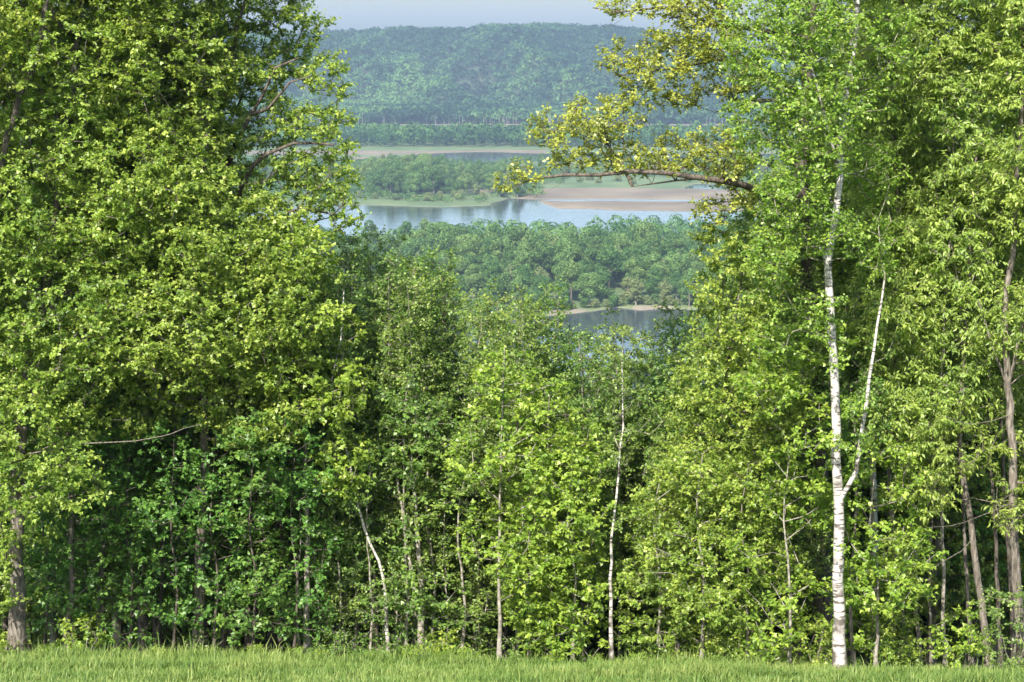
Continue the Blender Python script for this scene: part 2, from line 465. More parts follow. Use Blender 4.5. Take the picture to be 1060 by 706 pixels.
def terrain(X, Y):
    X = np.asarray(X, float); Y = np.asarray(Y, float)
    z = np.interp(Y, _gy, _gz)
    z = z + np.where(Y < 520, -.01 * np.clip(X, -30, 30), 0) * sstep(420, 200, Y) + sstep(45, 120, Y) * sstep(520, 300, Y) * 4 * fbm(X / 40, Y / 40, 3)
    z = z + .05 * fbm(X / 2.5, Y / 2.5, 9) * (Y < 60)
    far = Y > 505
    u, v = proj(X, Y, np.zeros_like(X))
    nz = fbm(X / 60, Y / 60, 1, 5)
    un, vn = u + nz * 7, v + nz * (v - 40) * .010
    sd = np.full(X.shape, -1e9)
    for poly in LAND: sd = np.maximum(sd, poly_sd(un, vn, poly))
    sd = np.minimum(sd, -poly_sd(un, vn, SLIT))
    sdm = sd / np.maximum(v - 40, 5) * 60
    land = np.clip(sdm * 1.1, -1.6, 1.0 + .35 * nz)
    bank = sstep(505, 560, Y)
    zf = land * bank + 2.4 * (1 - bank) - 1.6 * 0
    zf = np.where(Y < 600, 2.4 + (np.minimum(land, -1.2) - 2.4) * sstep(515, 545, Y + 12 * nz), zf)
    # hills
    base, cy = 2500 + 60 * fbm(X / 300, 0 * X, 4), 3300
    zc = CAMZ + (40 - crest_z(u)) / F * (cy) / CP + 7 * fbm(X / 130, 0 * X, 14)
    t = np.clip((Y - base) / (cy - base), 0, 1.6)
    prof = np.where(t < 1, sstep(-.12, 1.05, t) - sstep(-.12, 1.05, 0) * (1 - t), 1 - .25 * (t - 1))
    sx = X + .35 * (Y - 2500)
    spur = np.abs(((sx / 235 + .45 * fbm(X / 260, Y / 500, 6)) % 1) * 2 - 1)
    spur2 = np.abs(((X - .3 * (Y - 2500)) / 90 + .5 * fbm(X / 120, Y / 200, 8)) % 1 * 2 - 1)
    env = np.clip(t * 3.2, 0, 1) * np.clip((1.06 - t) * 2.6, 0, 1)
    hill = zc * prof - env * (95 * (1 - spur) ** 1.1 + 26 * (1 - spur2)) + 38 * env * fbm(X / 210, Y / 120, 18) + 3 * fbm(X / 50, Y / 50, 12) * np.clip(t * 5, 0, 1)
    zf = np.where(Y > base, np.maximum(zf, hill), zf)
    return np.where(far, zf, z)

def ground_z(X, Y): return terrain(X, Y)

def build_ground():
    ys = np.concatenate([np.arange(-60, 24, 3), np.arange(24, 50, .5), np.arange(50, 500, 5), np.arange(500, 700, 4), np.arange(700, 1000, 3),
                         np.arange(1000, 1500, 4), np.arange(1500, 2500, 6), np.arange(2500, 3400, 10), np.arange(3400, 5400, 60)]).astype(float)
    nc = 520; s = np.linspace(-1, 1, nc)
    Wd = 60 + .42 * np.maximum(ys, 0)
    X = s[None] * Wd[:, None]; Y = np.repeat(ys[:, None], nc, 1)
    Z = terrain(X, Y)
    V = np.stack([X, Y, Z], -1).reshape(-1, 3)
    i = np.arange(len(ys) - 1)[:, None] * nc + np.arange(nc - 1)[None]
    Q = np.stack([i, i + 1, i + nc + 1, i + nc], -1).reshape(-1, 4)
    u, v = proj(X, Y, np.zeros_like(X)); nz = fbm(X / 60, Y / 60, 1, 5)
    un, vn = u + nz * 7, v + nz * (v - 40) * .010
    mud = np.zeros(X.shape); sand = np.zeros(X.shape)
    for poly, k in SAND:
        d = np.clip(poly_sd(un, vn, poly) * .8 + .5, 0, 1) * (Y > 500)
        if k == 1: mud = np.maximum(mud, d)
        if k == 2: sand = np.maximum(sand, d)
    # bare wet margin along every shore
    shore = np.clip(1 - (Z - .05) / .45, 0, 1) * (Y > 600) * (Y < 2450)
    sand = np.maximum(sand, shore * .6)
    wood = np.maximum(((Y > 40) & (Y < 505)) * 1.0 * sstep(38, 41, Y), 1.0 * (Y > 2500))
    m, nt, N, L = new_mat('ground')
    out = N.new('ShaderNodeOutputMaterial'); pb = N.new('ShaderNodeBsdfPrincipled'); pb.inputs['Roughness'].default_value = .9
    tc = N.new('ShaderNodeTexCoord')
    def rampn(scale, c1, c2, p0=.35, p1=.65):
        n = N.new('ShaderNodeTexNoise'); n.inputs['Scale'].default_value = scale; n.inputs['Detail'].default_value = 8
        L.new(tc.outputs['Object'], n.inputs['Vector'])
        cr = N.new('ShaderNodeValToRGB'); cr.color_ramp.elements[0].position = p0; cr.color_ramp.elements[1].position = p1
        cr.color_ramp.elements[0].color = (*c1, 1); cr.color_ramp.elements[1].color = (*c2, 1); L.new(n.outputs['Fac'], cr.inputs[0]); return cr
    def mixn(a, b, attr):
        at = N.new('ShaderNodeAttribute'); at.attribute_name = attr
        mx = N.new('ShaderNodeMix'); mx.data_type = 'RGBA'; L.new(at.outputs['Fac'], mx.inputs[0]); L.new(a, mx.inputs[6]); L.new(b, mx.inputs[7]); return mx.outputs[2]
    c = rampn(.03, (.045, .085, .024), (.09, .125, .04)).outputs[0]
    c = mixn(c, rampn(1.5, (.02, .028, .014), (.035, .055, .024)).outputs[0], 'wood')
    c = mixn(c, rampn(.02, (.085, .066, .040), (.155, .122, .078)).outputs[0], 'mud')
    c = mixn(c, rampn(.05, (.14, .12, .085), (.21, .18, .13)).outputs[0], 'sand')
    L.new(c, pb.inputs['Base Color']); L.new(pb.outputs[0], out.inputs[0])
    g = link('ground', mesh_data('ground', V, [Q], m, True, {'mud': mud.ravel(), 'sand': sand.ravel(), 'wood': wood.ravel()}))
    tag(g, kind='structure')
    # water
    m, nt, N, L = new_mat('river_water')
    out = N.new('ShaderNodeOutputMaterial'); pb = N.new('ShaderNodeBsdfPrincipled')
    pb.inputs['Base Color'].default_value = (.035, .045, .05, 1); pb.inputs['Roughness'].default_value = .06; pb.inputs['IOR'].default_value = 1.33
    tc = N.new('ShaderNodeTexCoord'); mp = N.new('ShaderNodeMapping'); mp.inputs['Scale'].default_value = (.05, .35, 1)
    L.new(tc.outputs['Object'], mp.inputs[0])
    n = N.new('ShaderNodeTexNoise'); n.inputs['Scale'].default_value = 1; n.inputs['Detail'].default_value = 4; L.new(mp.outputs[0], n.inputs['Vector'])
    b = N.new('ShaderNodeBump'); b.inputs['Strength'].default_value = .35; b.inputs['Distance'].default_value = .35
    L.new(n.outputs['Fac'], b.inputs['Height']); L.new(b.outputs[0], pb.inputs['Normal']); L.new(pb.outputs[0], out.inputs[0])
    Vw = np.array([(-1600, 505, 0), (1600, 505, 0), (1600, 2560, 0), (-1600, 2560, 0)], float)
    w = link('river', mesh_data('river', Vw, [np.array([(0, 1, 2, 3)])], m)); tag(w, kind='structure')
build_ground()

# ------------------------------------------------------------------ grass field
def build_grass():
    rng = RS(3)
    n = 230000
    Y = 24 + (rng.rand(n) ** .8) * 14.5; X = (rng.rand(n) * 2 - 1) * (.32 * Y + 2)
    Y = np.where(Y > 37.2 + fbm(X / 1.5, X * 0, 31) * .9 - .3 * np.clip(X, 0, 12), 24 + (Y - 24) * .6, Y)
    dn = fbm(X / .7, Y / .9, 21); keep = rng.rand(n) < .75 + .5 * dn
    X, Y = X[keep], Y[keep]; n = len(X)
    big = fbm(X / 2.2, Y / 1.6, 22)
    h = (.09 + .13 * rng.rand(n) ** 1.5) * (1 + .8 * big) * (1 + .8 * (rng.rand(n) < .03)) * (1 + .5 * sstep(33, 36, Y) * (rng.rand(n) < .3)); w = .0045 + .0055 * rng.rand(n)
    a = rng.rand(n) * 2 * pi; lean = .1 + .9 * rng.rand(n)
    dx, dy = np.cos(a), np.sin(a); z = ground_z(X, Y) - .01
    base = np.stack([X, Y, z], -1); L = np.stack([dx, dy, 0 * dx], -1); S = np.stack([-dy, dx, 0 * dx], -1) * w[:, None]
    up = np.array([0, 0, 1.0])
    p1 = base + up * (h * .55)[:, None] + L * (h * lean * .25)[:, None]
    p2 = base + up * (h * (1 - .25 * lean))[:, None] + L * (h * lean * .95)[:, None]
    V = np.stack([base - S, base + S, p1 + S * .8, p1 - S * .8, p2], 1).reshape(-1, 3)
    o = (np.arange(n) * 5)[:, None]
    ti = np.clip(.5 + .55 * fbm(X / 1.1, Y / .8, 25) + .25 * rng.randn(n), 0, 1)
    g = link('meadow_grass', mesh_data('meadow_grass', V, [o + np.array([[0, 1, 2, 3]]), o + np.array([[3, 2, 4]])], LM['grass'], False, {'tint': np.repeat(ti, 5)}))
    tag(g, 'uneven strip of fresh green grass along the foot of the trees', 'grass', kind='stuff')
build_grass()

# ------------------------------------------------------------------ near trees
def M(px, Y): return px * Y / F
def lobe(px, py, Y, rx, rz, ry): return (P(px, py, Y), (M(rx, Y), ry, M(rz, Y)))
def base(px, Y):
    X = (px - W0 / 2) / F * Y * 1.045; return np.array([X, Y, float(ground_z(X, Y)) - .05])
def path(px, Y, pts):
    """trunk from the ground at px through (px, py, Y) points"""
    return [base(px, Y)] + [P(*p) for p in pts]

def near_trees():
    G = None
    # -- left wall of maples
    build_tree('maple_tree', 'maple', path(18, 37, [(18, 645, 37), (17, 560, 37), (24, 420, 37.1), (46, 300, 37.4), (66, 150, 37.6), (85, 0, 37.8), (95, -130, 38)]), .17, .03,
        [lobe(40, 60, 37.6, 105, 120, 2.2), lobe(15, 230, 37, 90, 120, 2.0), lobe(70, 330, 36.8, 90, 95, 1.9), lobe(20, 430, 36.2, 75, 75, 1.7),
         lobe(90, -80, 37.8, 150, 90, 2.4), lobe(35, 495, 35.4, 72, 45, 1.3), lobe(26, 556, 36.2, 34, 16, .6), lobe(-5, 590, 36.4, 20, 26, .6), lobe(14, 630, 36.4, 12, 10, .3), lobe(120, 200, 37.5, 80, 110, 1.8)],
        21, 'tall maple with a thick grey trunk at the far left edge of the meadow',
        bare=[([P(30, 470, 36.8), P(90, 460, 36), P(150, 455, 35.7), P(205, 440, 35.6)], .028, .010),
              ([P(45, 300, 36.6), P(62, 340, 35.9), P(60, 380, 35.6)], .03, .018)])
    build_tree('maple_tree', 'maple', path(-45, 36.5, [(-50, 500, 36.5), (-30, 330, 36.5), (-5, 190, 36.2), (14, 120, 36), (36, 60, 36), (50, -10, 36), (70, -120, 36.5)]), .14, .03,
        [lobe(-60, 250, 36.5, 80, 160, 2), lobe(-20, 20, 36.5, 90, 110, 2), lobe(-80, 430, 36, 60, 90, 1.8)],
        22, 'maple leaning in from the left edge, dark upper stem crossing the top left corner', bark='dark', gap=.46)
    build_tree('maple_tree', 'maple', path(206, 38.5, [(208, 560, 38.5), (212, 400, 38.6), (205, 260, 38.7), (215, 130, 38.8), (225, 0, 39), (230, -130, 39)]), .12, .025,
        [lobe(165, 60, 38.5, 85, 110, 2.0), lobe(155, 190, 38, 85, 95, 2.1), lobe(215, 260, 38, 80, 85, 2.0), lobe(190, 330, 37.6, 120, 80, 2.2),
         lobe(290, 320, 38, 62, 75, 1.7), lobe(120, 400, 38, 90, 60, 1.6), lobe(180, -80, 39, 130, 80, 2.4), lobe(265, 410, 38, 72, 65, 1.7)],
        23, 'broad yellow green maple filling the middle of the left woods', gap=.40)
    build_tree('maple_tree', 'maple', path(150, 40, [(148, 560, 40), (150, 330, 40), (140, 100, 40), (130, -100, 40)]), .11, .03,
        [lobe(120, 100, 40, 120, 130, 1.6), lobe(130, 300, 40, 120, 120, 1.6), lobe(190, 150, 40.4, 60, 150, 1.4)],
        24, 'maple standing behind the first row of the left woods, straight grey trunk', gap=.38)
    # -- dark limbed open maple against the hills
    build_tree('maple_tree', 'maple', path(262, 41, [(262, 560, 41), (258, 420, 41), (245, 300, 40.6), (232, 205, 40.3), (222, 100, 40), (215, -30, 40), (212, -140, 40)]), .16, .035,
        [lobe(262, 5, 40, 56, 36, 1.4), lobe(328, 74, 39.8, 28, 20, .9), lobe(352, 96, 39.8, 17, 13, .6), lobe(302, 34, 40, 32, 22, .9), lobe(322, 126, 39.6, 32, 22, 1.1), lobe(354, 118, 39.6, 16, 13, .6), lobe(345, 148, 39.6, 22, 12, .7), lobe(322, 20, 39.8, 16, 12, .6),
         lobe(320, 172, 39.6, 36, 22, 1.0), lobe(268, 125, 39.8, 40, 34, 1.2), lobe(332, 205, 39.6, 36, 24, 1.1), lobe(350, 226, 39.4, 24, 17, .8), lobe(345, 186, 39.4, 24, 12, .7),
         lobe(300, 240, 39.6, 36, 20, 1.1), lobe(275, 190, 39.8, 34, 34, 1.2), lobe(355, 172, 39.4, 12, 9, .5), lobe(270, 70, 40, 50, 25, 1.4), lobe(240, -60, 40, 90, 50, 2),
         lobe(225, 60, 40, 45, 60, 1.2)],
        25, 'maple with forked dark limbs and open crown reaching over the river view', bark='dark',
        limbs=[([P(238, 235, 40.4), P(252, 190, 39.4), P(275, 160, 39), P(305, 148, 38.8), P(345, 150, 38.8)], .075, .02),
               ([P(232, 190, 40.3), P(248, 140, 39.3), P(272, 100, 39), P(285, 70, 38.9), P(310, 60, 38.9)], .08, .018),
               ([P(228, 120, 40.1), P(240, 80, 39.2), P(245, 30, 39), P(260, -20, 39)], .07, .02),
               ([P(255, 130, 39.2), P(278, 112, 38.8), P(300, 85, 38.8), P(325, 78, 38.9)], .045, .012),
               ([P(245, 270, 40.5), P(280, 235, 39.4), P(310, 215, 39), P(345, 222, 39)], .055, .016)], gap=.34, spacing=.27, gscale=.5, maxlimb=6)
    build_tree('maple_tree', 'lime', path(318, 38.6, [(318, 560, 38.6), (316, 440, 38.6), (312, 340, 38.4), (306, 270, 38.3), (300, 225, 38.2)]), .07, .012,
        [lobe(300, 275, 38.3, 42, 52, 1.2), lobe(322, 340, 38.2, 52, 50, 1.4), lobe(290, 380, 38.2, 48, 50, 1.3), lobe(345, 400, 38, 36, 42, 1.2), lobe(355, 480, 38, 30, 40, 1.0)],
        26, 'bright young maple under the open crown of the forked maple', gap=.40)
    # -- shaded trees of the left understorey
    for k, (px, Y, r, top, lb) in enumerate([
        (72, 38, .075, 300, 'slim grey tree trunk second from the left edge, rising from the grass line'),
        (105, 39, .10, 280, 'mossy dark trunk third from the left edge, standing in deep shade'),
        (232, 40.5, .06, 330, 'shaded young maple below the broad yellow green maple'),
        (290, 39.8, .05, 350, 'shaded young maple at the left foot of the open river view'),
        (165, 39.2, .045, 380, 'shaded young maple right of the mossy dark trunk')]):
        rng = RS(100 + k)
        build_tree('maple_tree', 'deep', path(px, Y, [(px + 2, 580, Y), (px + rng.randint(-8, 8), 450, Y), (px + 6, top, Y)]), r, .015,
            [lobe(px + 5, 440, Y + .4, 62, 80, 1.6), lobe(px - 10, 560, Y + .6, 58, 70, 1.4), lobe(px + 40, 520, Y + .2, 45, 50, 1.2), lobe(px, 600, Y - .3, 30, 40, .7)],
            110 + k, lb, bark=['grey', 'grey', 'dark', 'dark', 'dark'][k], gap=.36, dens=.8)
    for k, (px, Y, lb) in enumerate([(135, 37.9, 'shade-toned maple sapling right of the mossy dark trunk at the grass line'), (180, 37.6, 'shade-toned maple sapling hiding the foot of the broad maple'),
            (222, 37.9, 'shade-toned maple sapling right of the foot of the broad maple'), (262, 37.5, 'shade-toned maple sapling in front of the forked maple'), (305, 37.8, 'shade-toned maple sapling between the forked maple and the slender pale birch'),
            (48, 38.2, 'shade-toned maple sapling between the thick grey trunk and the slim grey trunk')]):
        rng = RS(160 + k)
        lobes = [lobe(px + rng.randint(-16, 17), py, Y + .25 * rng.randn(), 36 + rng.randint(-6, 10), 30, .9) for py in range(455, 650, 36)]
        build_tree('maple_sapling', 'deep', path(px, Y, [(px + 3, 600, Y), (px - 4, 540, Y), (px + 2, 440, Y)]), .03, .008, lobes, 170 + k, lb, gap=.42, bark='dark', dens=.8)
    # -- middle: aspens
    asp = [(343, 40.5, 262, .05), (372, 41, 258, .055), (398, 40, 285, .05), (418, 42.5, 268, .06), (441, 40.8, 282, .05), (470, 42, 292, .055), (492, 40.5, 322, .045),
           (523, 41.5, 316, .05), (548, 40.2, 338, .045), (576, 42, 318, .05), (604, 40, 352, .045), (641, 41.5, 330, .04), (668, 42.6, 352, .04), (700, 41, 330, .05),
           (357, 39.8, 300, .045), (430, 39.6, 300, .045), (456, 41.6, 275, .05), (536, 40.8, 312, .045), (385, 42.4, 262, .05), (562, 41, 322, .045)]
    names = ['aspen at the left end of the middle row, under the open maple', 'tallest aspen of the middle row, topping out left of the river channel', 'aspen with pale patches on its stem, third from the left in the middle row',
        'aspen behind the dark gap in the left half of the middle row', 'aspen fifth from the left in the middle row, two slim leaders', 'aspen sixth from the left in the middle row, grey stem',
        'short aspen just left of the pale maple sapling', 'aspen behind the pale stemmed sapling in the middle', 'aspen eighth in the row with its tip below the wooded island',
        'aspen whose spire top reaches the left tip of the near channel', 'short aspen left of the white birch sapling', 'aspen with a thin see-through top in front of the near channel',
        'thin aspen right of the near channel water', 'aspen at the right end of the middle row beside the dense right woods',
        'aspen close behind the top of the slender leaning birch', 'aspen in front of the dark gap left of centre, in the middle row', 'aspen rising behind the left end of the near shore of the island',
        'aspen behind the right shoulder of the bright centre sapling', 'aspen deep in the row, between the tallest aspen and its pale patched neighbour', 'aspen just left of the visible near channel']
    for k, (px, Y, top, r) in enumerate(asp):
        rng = RS(200 + k); lean = rng.randint(-14, 14)
        h = 660 - top
        lobes = []
        lobes.append(lobe(px + lean, top + 6, Y, 9, 12, .35))
        for j in range(8):
            f = j / 7; py = top + 14 + f * h * .72
            lobes.append(lobe(px + lean * (1 - f) + rng.randint(-6, 7), py, Y, 19 + 21 * min(1, f * 1.8), h * .10, .6 + .8 * min(1, f * 1.6)))
        if k in (0, 2, 4, 6, 8, 10): lobes.append(lobe(px, 580, Y + .5, 30, 60, 1.0))
        build_tree('aspen_tree', 'aspen', path(px, Y, [(px + lean * .1, 560, Y), (px + lean * .5 + rng.randint(-5, 6), 430, Y), (px + lean, top - 2, Y)]), r, .008,
            lobes, 220 + k, names[k], bark=['olive', 'grey', 'pale'][k % 3], gap=.42 if k in (10, 11, 12, 13) else .28, gscale=.7, spacing=.27)
    # -- leaning pale birch left of centre
    build_tree('birch_tree', 'aspen', path(402, 38.2, [(398, 600, 38.2), (378, 550, 38.2), (366, 500, 38.2), (350, 430, 38.3), (343, 400, 38.3), (352, 350, 38.5), (356, 300, 38.8)]), .038, .012,
        [lobe(348, 330, 38.6, 28, 48, .9), lobe(335, 400, 38.4, 26, 30, .8), lobe(368, 520, 37.9, 18, 14, .4), lobe(392, 600, 37.9, 26, 34, .5), lobe(345, 455, 38, 14, 14, .4)], 241, 'slender pale birch leaning left in the shade of the middle row', bark='birch', gap=.45,
        bare=[([P(348, 425, 38.3), P(352, 385, 38), P(356, 340, 38)], .016, .006)])
    build_tree('aspen_tree', 'deep', path(436, 38.6, [(436, 610, 38.6), (432, 560, 38.7), (428, 500, 38.8), (420, 420, 39)]), .075, .02,
        [lobe(425, 450, 38.5, 36, 50, 1.0), lobe(425, 530, 38.9, 46, 50, 1.0), lobe(430, 615, 38, 34, 32, .6), lobe(415, 560, 38.2, 24, 12, .5)], 242, 'shaded twin trunk tree with a pale grey stem in the left of the middle row', bark='pale', gap=.5,
        stems=[([P(436, 640, 38.6), P(424, 580, 38.7), P(412, 500, 38.8), P(405, 430, 39)], .05, .015)])
    build_tree('aspen_tree', 'deep', path(392, 39.4, [(386, 560, 39.4), (380, 480, 39.4), (372, 400, 39.5)]), .06, .015,
        [lobe(380, 460, 39.8, 40, 60, 1.0), lobe(385, 560, 39.8, 40, 50, 1.0)], 243, 'dark leaning tree behind the slender pale birch', bark='dark', gap=.42)
    lbp = 'thin pale pole of a sapling standing in the shade left of the centre, few leaves'; gp = 'thin pale poles in the shade left of the centre'
    first = None; r2 = RS(333)
    for k, px in enumerate([352, 368, 384, 409, 421, 447, 462, 478, 496, 330, 312]):
        Y = 38.3 + r2.rand() * 1.4; b = base(px, Y)
        if first is None:
            first = build_tree('pole_sapling', 'aspen', [b, b + np.array([.05, 0, 1.6]), b + np.array([-.06, 0, 3.2]), b + np.array([.08, 0, 4.9])], .026, .008,
                [(b + np.array([0, 0, 4.5]), (.5, .5, .7)), (b + np.array([.1, 0, 3.2]), (.4, .4, .4)), (b + np.array([.1, -.1, 1.4]), (.4, .4, .5)), (b + np.array([-.1, -.1, .4]), (.45, .4, .35))], 334, lbp, group=gp, bark='pale', gap=.45, maxlimb=0)
        else:
            copy_tree(first, b, r2.rand() * 6.28, (1 + .5 * r2.rand(),) * 2 + (.8 + .4 * r2.rand(),), lbp, group=gp)
    # -- bright sapling in the centre, white sapling
    build_tree('maple_sapling', 'lime', path(517, 36.6, [(517, 600, 36.6), (518, 500, 36.7), (520, 420, 36.8), (522, 360, 37)]), .042, .008,
        [lobe(520, 395, 36.9, 34, 42, .9), lobe(505, 470, 36.5, 46, 42, 1.1), lobe(545, 500, 36.5, 44, 50, 1.1), lobe(500, 560, 36.2, 40, 30, .9), lobe(548, 580, 36.4, 42, 42, 1.0), lobe(560, 440, 37, 38, 50, 1.0)],
        251, 'bright green maple sapling with a straight pale stem in the centre', gap=.44)
    build_tree('birch_sapling', 'aspen', path(633, 36.2, [(633, 620, 36.2), (632, 560, 36.2), (640, 490, 36.3), (645, 420, 36.4), (643, 375, 36.6), (645, 352, 36.8)]), .040, .008,
        [lobe(645, 352, 36.8, 16, 16, .5), lobe(645, 372, 36.7, 30, 34, .8), lobe(655, 430, 36.7, 34, 36, .9), lobe(640, 470, 36, 14, 12, .3), lobe(635, 540, 35.9, 20, 12, .4), lobe(630, 600, 35.9, 18, 10, .4)], 252, 'slim white birch sapling right of centre with a bare lower stem', bark='birch', gap=.47, spacing=.30)
    for k, (px, Y, top, lb) in enumerate([
        (592, 36.4, 470, 'low bright maple sapling left of the white birch sapling'), (568, 37.2, 400, 'bushy maple sapling just right of and behind the bright centre sapling'),
        (680, 36.4, 500, 'low spreading maple right of the white birch sapling'), (725, 36, 470, 'low spreading maple with layered leaves, second right of the white birch sapling'),
        (772, 35.6, 480, 'layered maple bush halfway between the two white birches'), (815, 34.4, 470, 'yellow green maple bush left of the large birch trunk'),
        (905, 34.4, 460, 'yellow green maple bush touching the right side of the large birch trunk')]):
        rng = RS(300 + k)
        lobes = [lobe(px + rng.randint(-22, 22), py, Y + .3 * rng.randn(), 44 + rng.randint(-8, 10), 30, 1.0) for py in range(top + 20 - (130 if px == 815 else 0), 665, 42)]
        build_tree('maple_sapling', ['lime', 'lime', 'maple', 'maple', 'maple', 'lime', 'lime'][k], path(px, Y, [(px + 3, 600, Y), (px - 4, 540, Y), (px + 2, top, Y)]), .035, .008, lobes, 310 + k, lb, gap=.42,
                   bark=['pale', 'grey', 'pale'][k % 3], group=None)
    # -- right: dense column left of the big birch
    build_tree('maple_tree', 'maple', path(742, 38, [(742, 560, 38), (748, 420, 38), (762, 320, 37.8), (775, 250, 37.6)]), .08, .015,
        [lobe(735, 410, 37.6, 45, 60, 1.4), lobe(760, 330, 37.4, 50, 55, 1.4), lobe(715, 490, 37.6, 42, 50, 1.4), lobe(790, 280, 37.2, 40, 42, 1.3), lobe(785, 420, 37, 52, 60, 1.5),
         lobe(700, 560, 38, 45, 60, 1.2), lobe(770, 520, 37, 60, 60, 1.4), lobe(745, 255, 37.5, 26, 22, .9)],
        401, 'dense rounded maple bordering the right side of the river view', gap=.38)
    build_tree('aspen_tree', 'aspen', path(815, 38.5, [(815, 560, 38.5), (812, 400, 38.4), (806, 280, 38.2), (800, 190, 38)]), .08, .015,
        [lobe(800, 240, 38, 40, 50, 1.2), lobe(830, 330, 37.8, 50, 60, 1.4), lobe(810, 430, 38, 50, 60, 1.4), lobe(830, 540, 38, 50, 60, 1.4)],
        402, 'aspen behind the bright green side of the large birch', gap=.36)
    # -- the large birch
    build_tree('birch_tree', 'birch', path(868, 33.6, [(868, 600, 33.6), (868, 520, 33.6), (864, 400, 33.7), (860, 330, 33.7), (857, 272, 33.8), (868, 210, 33.9), (870, 150, 34), (879, 80, 34.1), (888, 10, 34.2), (892, -120, 34.3)]), .112, .032,
        [lobe(800, 70, 34, 34, 42, 1.0), lobe(828, 130, 33.6, 34, 44, 1.2), lobe(815, 210, 33.4, 34, 44, 1.2), lobe(800, 265, 33.2, 32, 30, 1.0), lobe(835, 20, 34, 44, 40, 1.3),
         lobe(920, 60, 34.4, 32, 60, 1.2), lobe(850, -70, 34.2, 80, 60, 1.8), lobe(770, 20, 34.4, 26, 30, .8), lobe(905, 180, 34.8, 26, 40, .9), lobe(800, 330, 33.8, 30, 40, .9), lobe(845, 90, 33.4, 30, 40, .8), lobe(868, 130, 33.3, 24, 34, .6), lobe(850, 180, 33.2, 22, 30, .5), lobe(878, 245, 33.3, 22, 20, .5), lobe(780, 120, 34, 26, 50, .9), lobe(775, 60, 34.2, 26, 40, .9), lobe(835, 250, 33.6, 24, 30, .7), lobe(848, 330, 33.3, 16, 26, .4), lobe(905, 250, 34.4, 26, 40, .8), lobe(872, 40, 33.4, 34, 34, .7), lobe(872, 110, 33.3, 32, 30, .7), lobe(866, 160, 33.2, 24, 16, .6), lobe(860, 238, 33.2, 28, 20, .6), lobe(852, 315, 33.2, 20, 12, .4), lobe(868, 375, 33.1, 12, 8, .3), lobe(880, 460, 33.1, 24, 12, .4), lobe(866, 575, 33.0, 22, 12, .35), lobe(885, 420, 33.1, 20, 10, .35)],
        411, 'large white birch trunk rising the full height of the right woods', gap=.36,
        stems=[([P(867, 515, 33.6), P(884, 488, 33.5), P(893, 440, 33.4), P(899, 390, 33.4), P(908, 335, 33.4), P(916, 290, 33.5)], .046, .016),
               ([P(860, 300, 33.7), P(856, 272, 33.6), P(848, 255, 33.5)], .045, .02),
               ([P(870, 180, 33.9), P(858, 135, 33.6), P(851, 105, 33.5), P(840, 70, 33.5)], .05, .015)], maxlimb=5)
    build_tree('aspen_tree', 'aspen', path(882, 34.6, [(881, 620, 34.6), (884, 560, 34.7), (886, 480, 34.8), (880, 400, 35)]), .04, .012,
        [lobe(885, 430, 35.2, 40, 60, 1.0), lobe(895, 340, 35.4, 40, 50, 1.0)], 412, 'thin grey stem close against the right side of the large birch', bark='grey', gap=.44)
    build_tree('aspen_tree', 'birch', path(905, 39.5, [(905, 560, 39.5), (900, 300, 39.5), (895, 100, 39.5), (890, -80, 39.5)]), .09, .02,
        [lobe(880, 20, 39.5, 90, 70, 1.5), lobe(870, 130, 39.5, 75, 70, 1.5), lobe(875, 240, 39.3, 80, 70, 1.5), lobe(880, 350, 39, 70, 70, 1.5), lobe(960, 140, 39.5, 70, 120, 1.5)],
        413, 'tall green aspen filling the gap right behind the top of the large birch', gap=.34)
    # -- the oak
    oY = 37
